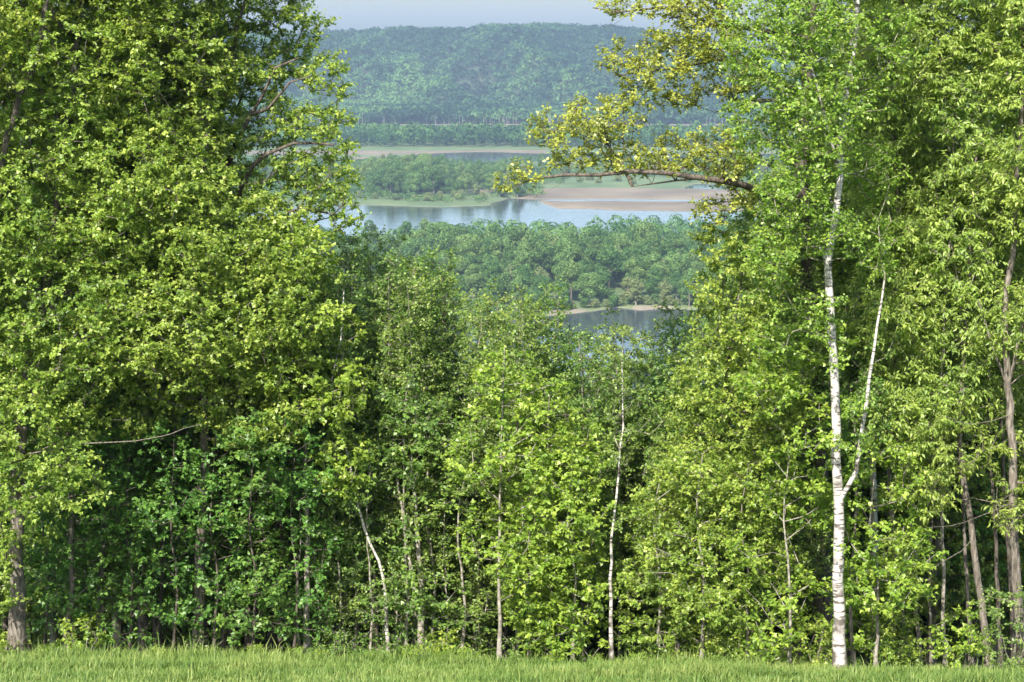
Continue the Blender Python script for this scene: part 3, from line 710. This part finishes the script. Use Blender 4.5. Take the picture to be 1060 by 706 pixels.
    build_tree('oak_tree', 'oak', path(852, 38.6, [(850, 560, 38.6), (846, 420, 38.5), (838, 300, 38.3), (830, 200, 38), (835, 80, 38), (845, -60, 38), (850, -150, 38)]), .22, .06,
        [lobe(625, 125, oY, 46, 26, 1.2), lobe(572, 138, oY, 30, 20, .9), lobe(660, 165, oY, 40, 18, 1.0), lobe(548, 178, oY, 22, 14, .6), lobe(600, 162, oY, 34, 14, .8),
         lobe(526, 190, oY, 16, 9, .5), lobe(705, 160, oY, 40, 24, 1.1), lobe(748, 165, oY, 34, 30, 1.1), lobe(690, 60, oY, 38, 30, 1.2), lobe(642, 62, oY, 24, 18, .8),
         lobe(665, 95, oY, 30, 22, .9), lobe(730, 40, oY, 40, 34, 1.3), lobe(640, 6, oY, 26, 12, .7), lobe(695, 8, oY, 34, 14, .9), lobe(720, 5, oY, 40, 20, 1.1),
         lobe(760, 80, oY, 30, 30, 1.0), lobe(740, 220, oY, 26, 14, .8), lobe(770, 205, oY, 20, 16, .8), lobe(760, -60, oY, 60, 40, 1.8), lobe(712, 100, oY, 26, 16, .7)],
        421, 'oak stretching long dark limbs with yellow leaves out over the river', gap=.40, gscale=.42, spacing=.225, dens=.9, maxlimb=4, bark='dark',
        limbs=[([P(832, 245, 38.1), P(800, 205, 37.2), P(765, 190, 36.6), P(725, 184, 36.3), P(690, 179, 36.2), P(655, 177, 36.2), P(620, 181, 36.3), (P(585, 181, 36.5)), P(548, 186, 36.8)], .10, .018),
               ([P(722, 182, 37), P(700, 187, 36.8), P(675, 190, 36.7), P(655, 193, 36.7)], .028, .006),
               ([P(832, 130, 38), P(800, 104, 37.5), P(770, 104, 37.2), P(745, 98, 37)], .05, .010),
               ([P(790, 104, 37.4), P(765, 110, 37.1), P(740, 116, 37)], .03, .008),
               ([P(830, 110, 38), P(780, 68, 37.4), P(740, 62, 37.1), P(705, 70, 37), P(670, 74, 37), P(640, 78, 37)], .065, .012),
               ([P(840, 40, 38), P(780, 30, 37.5), P(735, 26, 37.2), P(712, 10, 37), P(680, 8, 37), P(640, 12, 37), P(612, 8, 37)], .06, .010),
               ([P(655, 173, 37), P(630, 150, 36.8), P(600, 135, 36.8), P(565, 135, 36.8)], .03, .008)],
        bare=[([P(600, 178, 36.8), P(575, 192, 36.7), P(555, 200, 36.7), P(545, 222, 36.7)], .010, .003),
              ([P(560, 184, 36.9), P(545, 200, 36.8), P(537, 215, 36.8)], .008, .003),
              ([P(655, 12, 37), P(635, 26, 36.9), P(622, 30, 36.9)], .009, .003)])
    # -- right woods
    build_tree('box_elder', 'elder', path(935, 36.2, [(930, 600, 36.2), (926, 560, 36.2), (920, 480, 36.4), (925, 380, 36.6), (930, 260, 36.8), (925, 120, 37), (930, -80, 37)]), .055, .02,
        [lobe(940, 60, 36.6, 60, 90, 1.7), lobe(925, 200, 36.2, 54, 80, 1.5), lobe(930, 320, 35.8, 54, 70, 1.4), lobe(935, 430, 35.6, 50, 55, 1.3), lobe(950, -60, 36.6, 80, 60, 1.8)],
        501, 'pale green box elder with a crooked thin stem, first right of the large birch', gap=.38)
    build_tree('box_elder', 'elder', path(976, 36, [(976, 600, 36), (975, 540, 36), (972, 450, 36.1), (978, 340, 36.3), (985, 200, 36.5), (990, 40, 36.6), (990, -100, 36.6)]), .04, .015,
        [lobe(995, 110, 36.2, 56, 100, 1.6), lobe(985, 260, 36, 50, 70, 1.4), lobe(975, 390, 35.8, 50, 60, 1.3), lobe(1010, -40, 36.2, 70, 60, 1.7)],
        502, 'pale green box elder with a straight thin pale stem, second right of the large birch', bark='pale', gap=.40)
    build_tree('box_elder', 'elder', path(1022, 35.4, [(1018, 640, 35.4), (1010, 580, 35.4), (998, 500, 35.5), (994, 440, 35.6), (1000, 330, 35.8), (1010, 180, 36), (1020, 20, 36)]), .075, .02,
        [lobe(1050, 60, 35.8, 50, 90, 1.6), lobe(1030, 190, 35.8, 46, 70, 1.3), lobe(1025, 330, 35.4, 40, 55, 1.2)],
        503, 'box elder with a brown trunk leaning left near the right edge', gap=.43,
        bare=[([P(1000, 520, 35.3), P(960, 500, 35), P(925, 470, 34.8)], .014, .005), ([P(1005, 560, 35.3), P(960, 590, 35), P(930, 560, 34.8)], .012, .004)])
    build_tree('box_elder', 'elder', path(1056, 34.6, [(1053, 600, 34.6), (1048, 480, 34.6), (1044, 400, 34.7), (1040, 330, 34.8), (1050, 240, 35), (1056, 120, 35), (1060, -40, 35)]), .105, .025,
        [lobe(1085, 330, 34.8, 50, 70, 1.4), lobe(1070, 180, 34.8, 50, 80, 1.4), lobe(1080, 40, 35, 60, 80, 1.6), lobe(1100, 480, 34.6, 40, 60, 1.2)],
        504, 'box elder with the thickest grey trunk at the right edge, forked halfway up', gap=.43,
        stems=[([P(1043, 400, 34.7), P(1060, 330, 34.6), P(1066, 270, 34.6)], .04, .015), ([P(1040, 400, 34.7), P(1024, 350, 34.6), P(1012, 310, 34.6)], .03, .012)],
        bare=[([P(1044, 430, 34.6), P(1010, 440, 34.3), P(960, 425, 34.1)], .012, .004), ([P(1048, 520, 34.5), P(1000, 540, 34.2), P(950, 548, 34)], .012, .004)])
    for k, (px, Y, lb) in enumerate([(1034, 36.6, 'thin dark pole of a tree between the two thick trunks at the right edge'), (1003, 37.4, 'thin brown pole of a tree left of the leaning brown trunk'),
                                     (1047, 37.8, 'dark pole of a tree just behind the thickest trunk at the right edge'), (950, 37.6, 'shaded pole of a tree between the two thin box elder stems')]):
        build_tree('box_elder', 'elder', path(px, Y, [(px - 4, 560, Y), (px - 10, 440, Y), (px - 8, 320, Y), (px, 150, Y)]), .045, .012,
            [lobe(px, 220, Y, 50, 80, 1.3), lobe(px - 5, 380, Y + .3, 42, 50, 1.1)], 520 + k, lb, bark='dark' if k % 2 == 0 else 'grey', gap=.45)
    build_tree('box_elder', 'elder', path(962, 35, [(962, 600, 35), (966, 520, 35), (960, 440, 35)]), .03, .01,
        [lobe(950, 500, 35, 40, 34, 1.0), lobe(985, 460, 35, 40, 40, 1.0), lobe(1020, 440, 35, 34, 34, 1.0), lobe(940, 570, 35, 36, 34, .9), lobe(1040, 520, 34.8, 20, 26, .8)],
        505, 'young leafy box elder low between the large birch and the leaning brown trunk', gap=.44)
    # shrubs along the right and left foot
    for k, (px, Y, w, h, sp, lb) in enumerate([
        (995, 34.2, 34, 36, 'lime', 'low lime green bush with layered leaves at the foot of the leaning trunk'),
        (1046, 33.6, 42, 60, 'shrub', 'twiggy grey green bush in the bottom right corner'),
        (845, 34.4, 26, 34, 'maple', 'small bush hugging the left foot of the large birch'),
        (920, 35, 30, 50, 'maple', 'green bush between the large birch and the crooked thin stem'),
        (660, 36.6, 26, 26, 'shrub', 'small round bush right of the foot of the white birch sapling'),
        (545, 37, 26, 22, 'shrub', 'small weedy bush right of the foot of the bright centre sapling'),
        (455, 37.2, 24, 18, 'lime', 'low pale green weed clump on the grass line left of centre'),
        (345, 37.6, 20, 22, 'shrub', 'low dry looking bush at the grass line under the open maple'),
        (8, 36.8, 22, 20, 'maple', 'small leafy shoot at the foot of the thick grey maple trunk'),
        (90, 37.4, 22, 26, 'lime', 'small sunlit bush between the slim grey trunk and the mossy trunk'),
        (210, 37.8, 22, 18, 'shrub', 'low shaded bush on the grass line of the left woods'),
        (760, 35.6, 32, 30, 'maple', 'low maple bush at the grass line halfway between the two birches')]):
        b = base(px, Y); hm = M(h, Y)
        top = b + np.array([.1, 0, hm * 1.6])
        build_tree('leafy_bush', sp, [b, b + np.array([.03, 0, hm * .6]), top], .016, .004,
            [(b + np.array([0, 0, hm * .95]), (M(w, Y), .7, hm * .95))], 600 + k, lb, cat='bush', gap=.36, spacing=.26, lsize=.9, gscale=.4,
            stems=[([b, b + np.array([-.3, .1, hm]), b + np.array([-.5, .1, hm * 1.5])], .010, .003), ([b, b + np.array([.3, -.1, hm]), b + np.array([.5, -.1, hm * 1.5])], .010, .003)])
near_trees()
def weeds():
    rng = RS(808); lb = 'small weedy tuft where the grass meets the foot of the woods'; gp = 'weedy tufts along the grass edge'
    first = None
    for k in range(26):
        px = 12 + k * 41 + rng.randint(-17, 18); X0 = (px - 530) / F * 37
        Y = 37.0 - .3 * max(X0, 0) + .5 * rng.randn() * .6; b = base(px, Y)
        if first is None:
            lob = [(b + np.array([0, 0, .28]), (.38, .3, .28))]
            first = build_tree('weed_plant', 'shrub', [b, b + np.array([.02, 0, .25]), b + np.array([.05, 0, .55])], .007, .002, lob, 809, lb, cat='weed', group=gp, gap=.3, spacing=.15, lsize=.85, gscale=.3,
                stems=[([b, b + np.array([-.15, 0, .3]), b + np.array([-.25, 0, .5])], .005, .002), ([b, b + np.array([.2, .05, .3]), b + np.array([.3, 0, .6])], .005, .002)], leafmat=LM['lime'])
        else:
            q = .4 + .6 * rng.rand() ** 2; copy_tree(first, b, rng.rand() * 6.28, (q, q, q * (.8 + .6 * rng.rand())), lb, 'weed', gp)
weeds()

# ------------------------------------------------------------------ woods behind the front row
def back_woods():
    rng = RS(77)
    protos = []
    for k, sp in enumerate(['deep', 'aspen', 'maple']):
        bx = -60 + 20 * k; Y = 62.0; b = np.array([bx, Y, float(ground_z(bx, Y))])
        protos.append((b, sp, k))
    spots = []
    for px in range(-60, 1130, 44):
        for Y0 in (43.0, 46.0, 50.0, 56.0):
            p = px + rng.randint(-16, 17); Y = Y0 + rng.uniform(-1.2, 1.2)
            spots.append((p, Y))
    made = {}
    for i, (px, Y) in enumerate(spots):
        # top line: open view between 340 and 730
        lim = np.interp(px, [-60, 190, 262, 330, 380, 450, 500, 560, 640, 700, 740, 790, 1130], [-40, -30, 190, 275, 265, 290, 310, 325, 365, 355, 300, 130, -40]) + rng.randint(0, 24)
        b = base(px, Y); top = P(px, lim, Y)[2]; h = min(top - b[2], 18.0)
        if h < 3: continue
        kind = i % 3
        label = 'slender green tree standing in the shade behind the front row'
        key = (kind, int(h > 8))
        if key not in made:
            H = 6.5 if not key[1] else 12.0
            sp = ['deep', 'aspen', 'maple'][kind]; r2 = RS(900 + kind * 2 + key[1])
            lobes = [(b + np.array([r2.randn() * .25, r2.randn() * .25, H * f]), (.5 + 1.0 * min(1, (1 - f) * 3), .5 + 1.0 * min(1, (1 - f) * 3), H * .10)) for f in np.linspace(.18, .93, 8)]
            o = build_tree('woodland_tree', sp, [b, b + np.array([.1, 0, H * .4]), b + np.array([-.05, .1, H * .97])], .035 + .006 * H, .01, lobes, 950 + kind * 2 + key[1],
                label, group='slender trees in the woods behind the front row', gap=.33, spacing=.36, maxlimb=2, bark=['dark', 'olive', 'grey'][kind])
            made[key] = (o, H); o.scale = (1, 1, h / H); continue
        o, H = made[key]
        s = h / H
        copy_tree(o, b, rng.rand() * 6.28, (1, 1, s), label, group='slender trees in the woods behind the front row')
back_woods()

# ------------------------------------------------------------------ far trees
def clump_crown(rng, lumps, per, size):
    """lumps: (centre, radii); leafy facets spread over and into each lump"""
    Vs, Ns = [], []
    for c, r in lumps:
        n = int(per * (r[0] * r[1] * r[2]) ** (2 / 3.0)); u = unit(rng.randn(n, 3) + np.array([0, 0, .25]))
        rr = 1 - .38 * rng.rand(n) ** 1.6
        Vs.append(np.array(c) + u * rr[:, None] * np.array(r)); Ns.append(unit(u + .55 * rng.randn(n, 3)))
    p = np.concatenate(Vs); nn = np.concatenate(Ns)
    d = unit(np.cross(nn, rng.randn(*nn.shape)))
    s = size * (.6 + .8 * rng.rand(len(p)))
    return p, d, nn, s

def far_tree_mesh(seed, H, Wd, per=44, size=.7, trunkmat='grey', leaf='far'):
    rng = RS(seed); lumps = []
    for i in range(17):
        a = rng.rand() * 6.28; f = rng.rand(); z = H * (.20 + .64 * f); rr = Wd * .36 * rng.rand() ** .6 * (1 - .6 * max(0, f - .45))
        s = Wd * (.17 + .09 * rng.rand())
        lumps.append(((rr * cos(a), rr * sin(a), z), (s, s, s * .8)))
    lumps.append(((0, 0, H * .84), (Wd * .2, Wd * .2, H * .14)))
    p, d, nn, s = clump_crown(rng, lumps, per, size)
    V, Fs, k = leaves(p - d * s[:, None] * .5, d, nn, s, 'maple')
    ti = np.clip(.5 + .25 * rng.randn(len(p)) + .25 * (noise3(p / 2.2 + seed) - .5) * 2, 0, 1)
    crown = mesh_data('crown', V, [Fs], LM[leaf], False, {'tint': np.repeat(ti, k)})
    so = Soup(); V, Q = tube([(0, 0, -.5), (.2, 0, H * .3), (.1, .2, H * .6), (0, 0, H * .85)], [.35, .26, .18, .06], 7); so.add(V, Q)
    for c, r in lumps[:8]:
        V, Q = tube([(.1, .1, H * .3), (c[0] * .5, c[1] * .5, c[2] * .7 + H * .08), c], [.16, .1, .05], 5); so.add(V, Q)
    return so.data('trunk', BK[trunkmat]), crown

FAR = [far_tree_mesh(40 + i, H, Wd, 52, .60, tm, lf) for i, (H, Wd, tm, lf) in enumerate([(17, 12, 'pale', 'far'), (19, 11, 'grey', 'pale'), (14, 13, 'grey', 'far'), (18, 13, 'grey', 'pale'), (13, 8, 'pale', 'marsh'), (18, 11, 'pale', 'far'), (16, 10, 'grey', 'far'), (15, 9, 'grey', 'pale')])]
YELL = far_tree_mesh(60, 16, 11, 36, .7, 'grey', 'marsh')
BUSH = far_tree_mesh(61, 8, 10, 40, .6, 'grey', 'marsh')
BUSH2 = far_tree_mesh(62, 8, 10, 40, .6, 'grey', 'far')
_used = {}
def place_far(name, data, X, Y, s, rz, label, cat, group, dz=0):
    z = float(ground_z(np.array([X]), np.array([Y]))[0])
    r = link(name, None, None, (X, Y, max(z, .2) + dz)); r.rotation_euler = (0, 0, rz); r.scale = (s, s, s * (.9 + .2 * random.random()))
    tag(r, label, cat, group)
    link('trunk', data[0], r); link('crown', data[1], r)
    return r

def far_woods():
    rng = RS(501)
    # --- the near island: front bank to its back shore
    cand = []
    for _ in range(6000):
        u = rng.uniform(290, 800); v = rng.uniform(256, 345)
        cand.append(flat(u, v))
    cand = np.array(cand)
    z = ground_z(cand[:, 0], cand[:, 1]); cand = cand[z > .3]
    c3 = poisson(np.c_[cand, np.zeros(len(cand))], 9.3)[:, :2]
    uu, vv = proj(c3[:, 0], c3[:, 1], 0 * c3[:, 0]); c3 = c3[(vv < np.interp(uu, [215, 540, 580], [330, 334, 345]))]
    c3 = c3[np.argsort(c3[:, 1])]; rest = c3[295:]; c3 = c3[:295]
    for i, (X, Y) in enumerate(c3):
        u, v = proj(np.array([X]), np.array([Y]), np.zeros(1)); u = u[0]
        s = (.78 + .45 * rng.rand()) * float(np.interp(v[0], [255, 300, 318, 326], [1, 1, .85, .6]))
        k = rng.randint(0, 8); dt = FAR[k]
        lab = 'rounded green tree of the dense wood covering the near river island'
        if i % 29 == 7: dt = YELL
        place_far('island_tree', dt, X, Y, s, rng.rand() * 6.28, lab, 'tree', 'trees covering the near river island')
    if len(rest):
        zz = np.maximum(terrain(rest[:, 0], rest[:, 1]), .3)
        mass('island_wood', 'treetops at the back of the wooded river island, nearest the broad water', rest, zz, 13 + 5 * rng.rand(len(rest)), 9 + 4 * rng.rand(len(rest)), 9, nper=420, fsize=(.7, 1.1), low=1)
    for u in range(300, 800, 9):
        u += rng.randint(-4, 5); v = float(np.interp(u, [300, 500, 566, 615, 640, 686, 760, 800], [343, 331, 323.6, 320.4, 317.6, 318, 319, 318]))
        X, Y = flat(u, v)
        if ground_z(np.array([X]), np.array([Y]))[0] < .2: continue
        place_far('bank_bush', BUSH2 if rng.rand() < .6 else BUSH, X, Y, .35 + .35 * rng.rand(), rng.rand() * 6.28, 'low bush leaning over the near shore of the wooded island', 'bush', 'bushes along the near shore of the wooded island')
    # --- willow clump and trunk grove on the far bank
    n = 0
    for _ in range(4000):
        u = rng.uniform(240, 545); v = rng.uniform(184, 206.5)
        if u < 375 and v > 195: continue
        if u < 375 and rng.rand() < .55: continue
        if 375 < u < 470 and v > 206 - .002 * (u - 422) ** 2: continue
        X, Y = flat(u, v)
        if any((X - a) ** 2 + (Y - b) ** 2 < 81 for a, b in _used.get('m', [])): continue
        _used.setdefault('m', []).append((X, Y))
        clump = 372 < u < 475
        place_far('riverside_tree', FAR[rng.choice([0, 2, 3])] if clump else FAR[rng.choice([1, 4, 5])], X, Y, (.7 + .45 * sstep(372, 400, u) * sstep(480, 440, u) if clump else .85) * (.9 + .2 * rng.rand()), rng.rand() * 6.28,
            'round bushy willow in the clump on the far grassy bank' if clump else 'narrow tree with visible trunk on the flats beside the willow clump', 'tree',
            'willows in the clump on the far bank' if clump else 'trees on the flats beside the willow clump'); n += 1
        if n > 150: break
    for u, v in [(456, 208.5), (388, 207), (410, 208.5), (430, 209), (476, 208), (500, 207.5), (520, 205), (540, 203), (372, 206), (352, 208), (600, 190), (620, 191), (655, 192), (610, 188), (640, 189),
                 (470, 206), (444, 209.5), (404, 165), (396, 166)]:
        X, Y = flat(u, v)
        place_far('shore_bush', BUSH, X, Y, .55 + .3 * rng.rand(), rng.rand() * 6.28, 'low pale bush scattered near the water line of the far bank', 'bush', 'bushes along the far bank')
    # --- trees on the right flats behind the mud bars
    for _ in range(900):
        u = rng.uniform(545, 900); v = rng.uniform(170, 190)
        if rng.rand() > .16 or 590 < u < 710 and v > 176: continue
        X, Y = flat(u, v)
        if any((X - a) ** 2 + (Y - b) ** 2 < 100 for a, b in _used.get('m', [])): continue
        _used['m'].append((X, Y))
        place_far('marsh_tree', FAR[rng.randint(0, 6)], X, Y, .5 + .25 * rng.rand(), rng.rand() * 6.28, 'small dark tree on the marsh behind the tan mud bars', 'tree', 'trees on the marsh behind the mud bars')

def mass(name, label, XY, Z, hs, ws, seed, leaf='far', nper=46, fsize=(1.6, 2.6), low=0.0, toff=0.0, stand_relief=None, sticks=None):
    """a wood seen as one mass: each crown a lump of leafy facets"""
    rng = RS(seed); T = []
    for t in range(12):
        n = nper; u = unit(rng.randn(n, 3) + np.array([0, 0, .35])); u[:, 2] = np.where(u[:, 2] < 0, np.where(rng.rand(n) < low, u[:, 2], -u[:, 2] * .9 - .2), u[:, 2])
        bump = 1 + .28 * (noise3(u * 2.2 + t * 7) - .5) * 2
        p = u * bump[:, None]; nn = unit(u + .35 * rng.randn(n, 3)); d = unit(np.cross(nn, rng.randn(n, 3)))
        T.append((p, d, nn))
    m = len(XY); ti = rng.randint(0, 12, m)
    Pp = np.stack([t[0] for t in T])[ti]; Dd = np.stack([t[1] for t in T])[ti]; Nn = np.stack([t[2] for t in T])[ti]
    a = rng.rand(m) * 6.28; ca, sa = np.cos(a)[:, None], np.sin(a)[:, None]
    def rot(v): return np.stack([v[..., 0] * ca - v[..., 1] * sa, v[..., 0] * sa + v[..., 1] * ca, v[..., 2]], -1)
    Pp, Dd, Nn = rot(Pp), rot(Dd), rot(Nn)
    c = np.stack([XY[:, 0], XY[:, 1], Z + hs * .58], -1)[:, None]
    pos = c + Pp * np.stack([ws * .5, ws * .5, hs * .42], -1)[:, None]
    s = (fsize[0] + (fsize[1] - fsize[0]) * rng.rand(m, Pp.shape[1])) * (ws / 9)[:, None]
    V, Fs, k = leaves((pos - Dd * s[..., None] * .5).reshape(-1, 3), Dd.reshape(-1, 3), Nn.reshape(-1, 3), s.ravel(), 'maple')
    st = .5 * fbm(XY[:, 0] / 90, XY[:, 1] / 90, seed + 40) if stand_relief is None else stand_relief
    tt = np.clip((rng.rand(m) * .7 + .15 + toff + st)[:, None] + .15 * rng.randn(m, Pp.shape[1]), 0, 1)
    me = mesh_data(name, V, [Fs], LM[leaf], False, {'tint': np.repeat(tt.ravel(), k)})
    if sticks is not None:      # pale stems showing along the front of the wood, part of the same mass
        so = Soup()
        for x, yy, zz, hh in sticks:
            q, f4 = tube([(x, yy, zz), (x + rng.randn() * .5, yy, zz + hh * .6), (x + rng.randn(), yy, zz + hh)], [.28, .2, .08], 4); so.add(q, f4)
        me2 = so.data('stems', BK['stick'], False)
        import bmesh
        bm = bmesh.new(); bm.from_mesh(me); nf0 = len(bm.faces); bm.from_mesh(me2); bm.faces.ensure_lookup_table()
        for fc in bm.faces[nf0:]: fc.material_index = 1
        me.materials.append(BK['stick']); bm.to_mesh(me); bm.free(); bpy.data.meshes.remove(me2)
    o = link(name, me); tag(o, label, 'wood', kind='stuff')
    # dark trunks and pale front trunks in the same mass
    return o

def far_masses():
    rng = RS(909)
    # hills
    ys = []; xs = []
    y = 2505.0
    while y < 3420:
        w = .30 * y; x = np.arange(-w, w, 9.5)
        xs.append(x + rng.randn(len(x)) * 2.2); ys.append(y + rng.randn(len(x)) * 2.4); y += 9.5
    X = np.concatenate(xs); Y = np.concatenate(ys); Z = terrain(X, Y)
    hs = 12 + 9 * rng.rand(len(X)); ws = 11 + 6 * rng.rand(len(X))
    a, b = (X + .8 * Y), (Y - .8 * X)
    st = 1.15 * fbm(a / 260, b / 110, 61, 4) + .25 * fbm(X / 60, Y / 60, 63)  # diagonal crown tones: differing tree stands, and relief shading put into the colour
    sx = rng.uniform(-820, 820, 420); sx = sx[fbm(sx / 70, 0 * sx, 71) > -.1]; sy = rng.uniform(2460, 2530, len(sx))
    stk = [(x_, y_, float(z_), 10 + 7 * rng.rand()) for x_, y_, z_ in zip(sx, sy, terrain(sx, sy))]
    mass('hillside_forest', 'blue green forest covering the whole far hillside under the sky', np.c_[X, Y], Z, hs, ws, 1, leaf='hill', nper=48, fsize=(1.6, 2.8), low=.35, stand_relief=st, sticks=stk, toff=-.05)
    # belt
    u = rng.uniform(-350, 1400, 9000); v = rng.uniform(146.0, 153.4, 9000)
    f = np.array([flat(a, b) for a, b in zip(u, v)]); f = poisson(np.c_[f, np.zeros(len(f))], 11)[:, :2]
    Z = np.maximum(terrain(f[:, 0], f[:, 1]), .3); k = terrain(f[:, 0], f[:, 1]) > .35; f, Z = f[k], Z[k]
    hs = 14 + 7 * rng.rand(len(f)); ws = 11 + 5 * rng.rand(len(f))
    mass('valley_wood', 'dark level belt of woodland between the mudflats and the hills', f, Z, hs, ws, 2, nper=90, fsize=(1.5, 2.4), low=1, toff=-.28)
    # scrub on the flats
    u = np.concatenate([rng.uniform(250, 560, 9000), rng.uniform(545, 900, 5000)]); v = np.concatenate([rng.uniform(166, 211.5, 9000), rng.uniform(166, 192, 5000)])
    f = np.array([flat(a, b) for a, b in zip(u, v)]); k = fbm(f[:, 0] / 55, f[:, 1] / 70, 91) > -.12; f, u, v = f[k], u[k], v[k]
    k = (terrain(f[:, 0], f[:, 1]) > .35) & ~((v > 205) & (rng.rand(len(v)) < .6)); f = f[k]; f = poisson(np.c_[f, np.zeros(len(f))], 6.0)[:, :2]
    mass('marsh_scrub', 'low green scrub and reeds covering the flats around the willow clump', f, np.maximum(terrain(f[:, 0], f[:, 1]), .2), 2.2 + 3.2 * rng.rand(len(f)) ** 2, 5 + 4 * rng.rand(len(f)), 12,
         nper=60, fsize=(.9, 1.5), low=.4, toff=-.05)
    # bluff slope below the front trees
    xs = []; ys = []
    y = 66.0
    while y < 500:
        w = .36 * y + 8; x = np.arange(-w, w, 5.5 if y < 200 else 8); xs.append(x + rng.randn(len(x)) * 1.6); ys.append(y + rng.randn(len(x)) * 1.6); y += 5.5 if y < 200 else 8
    X = np.concatenate(xs); Y = np.concatenate(ys); Z = terrain(X, Y)
    # keep the water glimpses: no crown above the sight line to the near channel
    hs = np.clip(7 + 6 * rng.rand(len(X)), 3, 13); ws = 6 + 3 * rng.rand(len(X))
    mass('slope_wood', 'green treetops of the slope dropping away below the front row', np.c_[X, Y], Z, hs, ws, 3, leaf='far', low=.5, nper=110, fsize=(.7, 1.2))
far_woods(); far_masses()

# ------------------------------------------------------------------ air
def haze():
    x, y0, y1, z0, z1 = 2450, -75, 5600, -3.0, 185
    V = np.array([(-x, y0, z0), (x, y0, z0), (x, y1, z0), (-x, y1, z0), (-x, y0, z1), (x, y0, z1), (x, y1, z1), (-x, y1, z1)], float)
    Q = np.array([(0, 3, 2, 1), (4, 5, 6, 7), (0, 1, 5, 4), (1, 2, 6, 5), (2, 3, 7, 6), (3, 0, 4, 7)])
    m, nt, N, L = new_mat('haze_air'); out = N.new('ShaderNodeOutputMaterial'); pv = N.new('ShaderNodeVolumePrincipled')
    pv.inputs['Color'].default_value = (.55, .72, .92, 1); pv.inputs['Density'].default_value = HAZE; pv.inputs['Anisotropy'].default_value = .2
    L.new(pv.outputs[0], out.inputs['Volume'])
    tag(link('haze', mesh_data('haze', V, [Q], m)), kind='stuff')
HAZE = .000115
haze()

# ------------------------------------------------------------------ light, sky, camera
sc = bpy.context.scene
SUN_EL, SUN_AZ = radians(43), radians(-160)      # azimuth clockwise from +Y: behind the camera, to the left
w = bpy.data.worlds.new('World'); sc.world = w; w.use_nodes = True
nt = w.node_tree; bg = nt.nodes['Background']; sky = nt.nodes.new('ShaderNodeTexSky')
sky.sky_type = 'NISHITA'; sky.sun_disc = False; sky.sun_elevation = SUN_EL; sky.sun_rotation = SUN_AZ
sky.altitude = 200; sky.air_density = 1.0; sky.dust_density = 3.0; sky.ozone_density = 2.4
nt.links.new(sky.outputs[0], bg.inputs[0]); bg.inputs[1].default_value = .15
ld = bpy.data.lights.new('sun', 'SUN'); ld.energy = 4.9; ld.angle = radians(.53); ld.color = (1, .95, .87)
so = bpy.data.objects.new('sun', ld); COL.objects.link(so)
import mathutils
sd = mathutils.Vector((sin(SUN_AZ) * cos(SUN_EL), cos(SUN_AZ) * cos(SUN_EL), sin(SUN_EL)))
so.rotation_euler = sd.to_track_quat('Z', 'Y').to_euler(); so.location = (-20, -20, 160)

cd = bpy.data.cameras.new('camera'); cam = bpy.data.objects.new('camera', cd); COL.objects.link(cam)
cd.sensor_width = 36; cd.lens = 36 * F / W0; cd.clip_start = .1; cd.clip_end = 20000
cam.location = (0, 0, CAMZ); cam.rotation_euler = (pi / 2 - PITCH, 0, 0); sc.camera = cam

sc.render.engine = 'CYCLES'
cy = sc.cycles
cy.max_bounces = 8; cy.diffuse_bounces = 6; cy.glossy_bounces = 2; cy.transmission_bounces = 6; cy.volume_bounces = 0; cy.transparent_max_bounces = 4
cy.use_denoising = True; cy.denoiser = 'OPENIMAGEDENOISE'; cy.denoising_input_passes = 'RGB_ALBEDO_NORMAL'; cy.denoising_prefilter = 'ACCURATE'; cy.use_adaptive_sampling = True; cy.adaptive_threshold = .02
cy.caustics_reflective = False; cy.caustics_refractive = False; cy.sample_clamp_indirect = 4
sc.view_settings.view_transform = 'Standard'; sc.view_settings.look = 'None'
sc.view_settings.exposure = 1.27; sc.view_settings.gamma = 1; sc.view_settings.use_curve_mapping = False
print('tris', sum(len(o.data.polygons) for o in sc.objects if o.type == 'MESH') if False else sum(len(m.polygons) for m in bpy.data.meshes), 'objects', len(sc.objects))
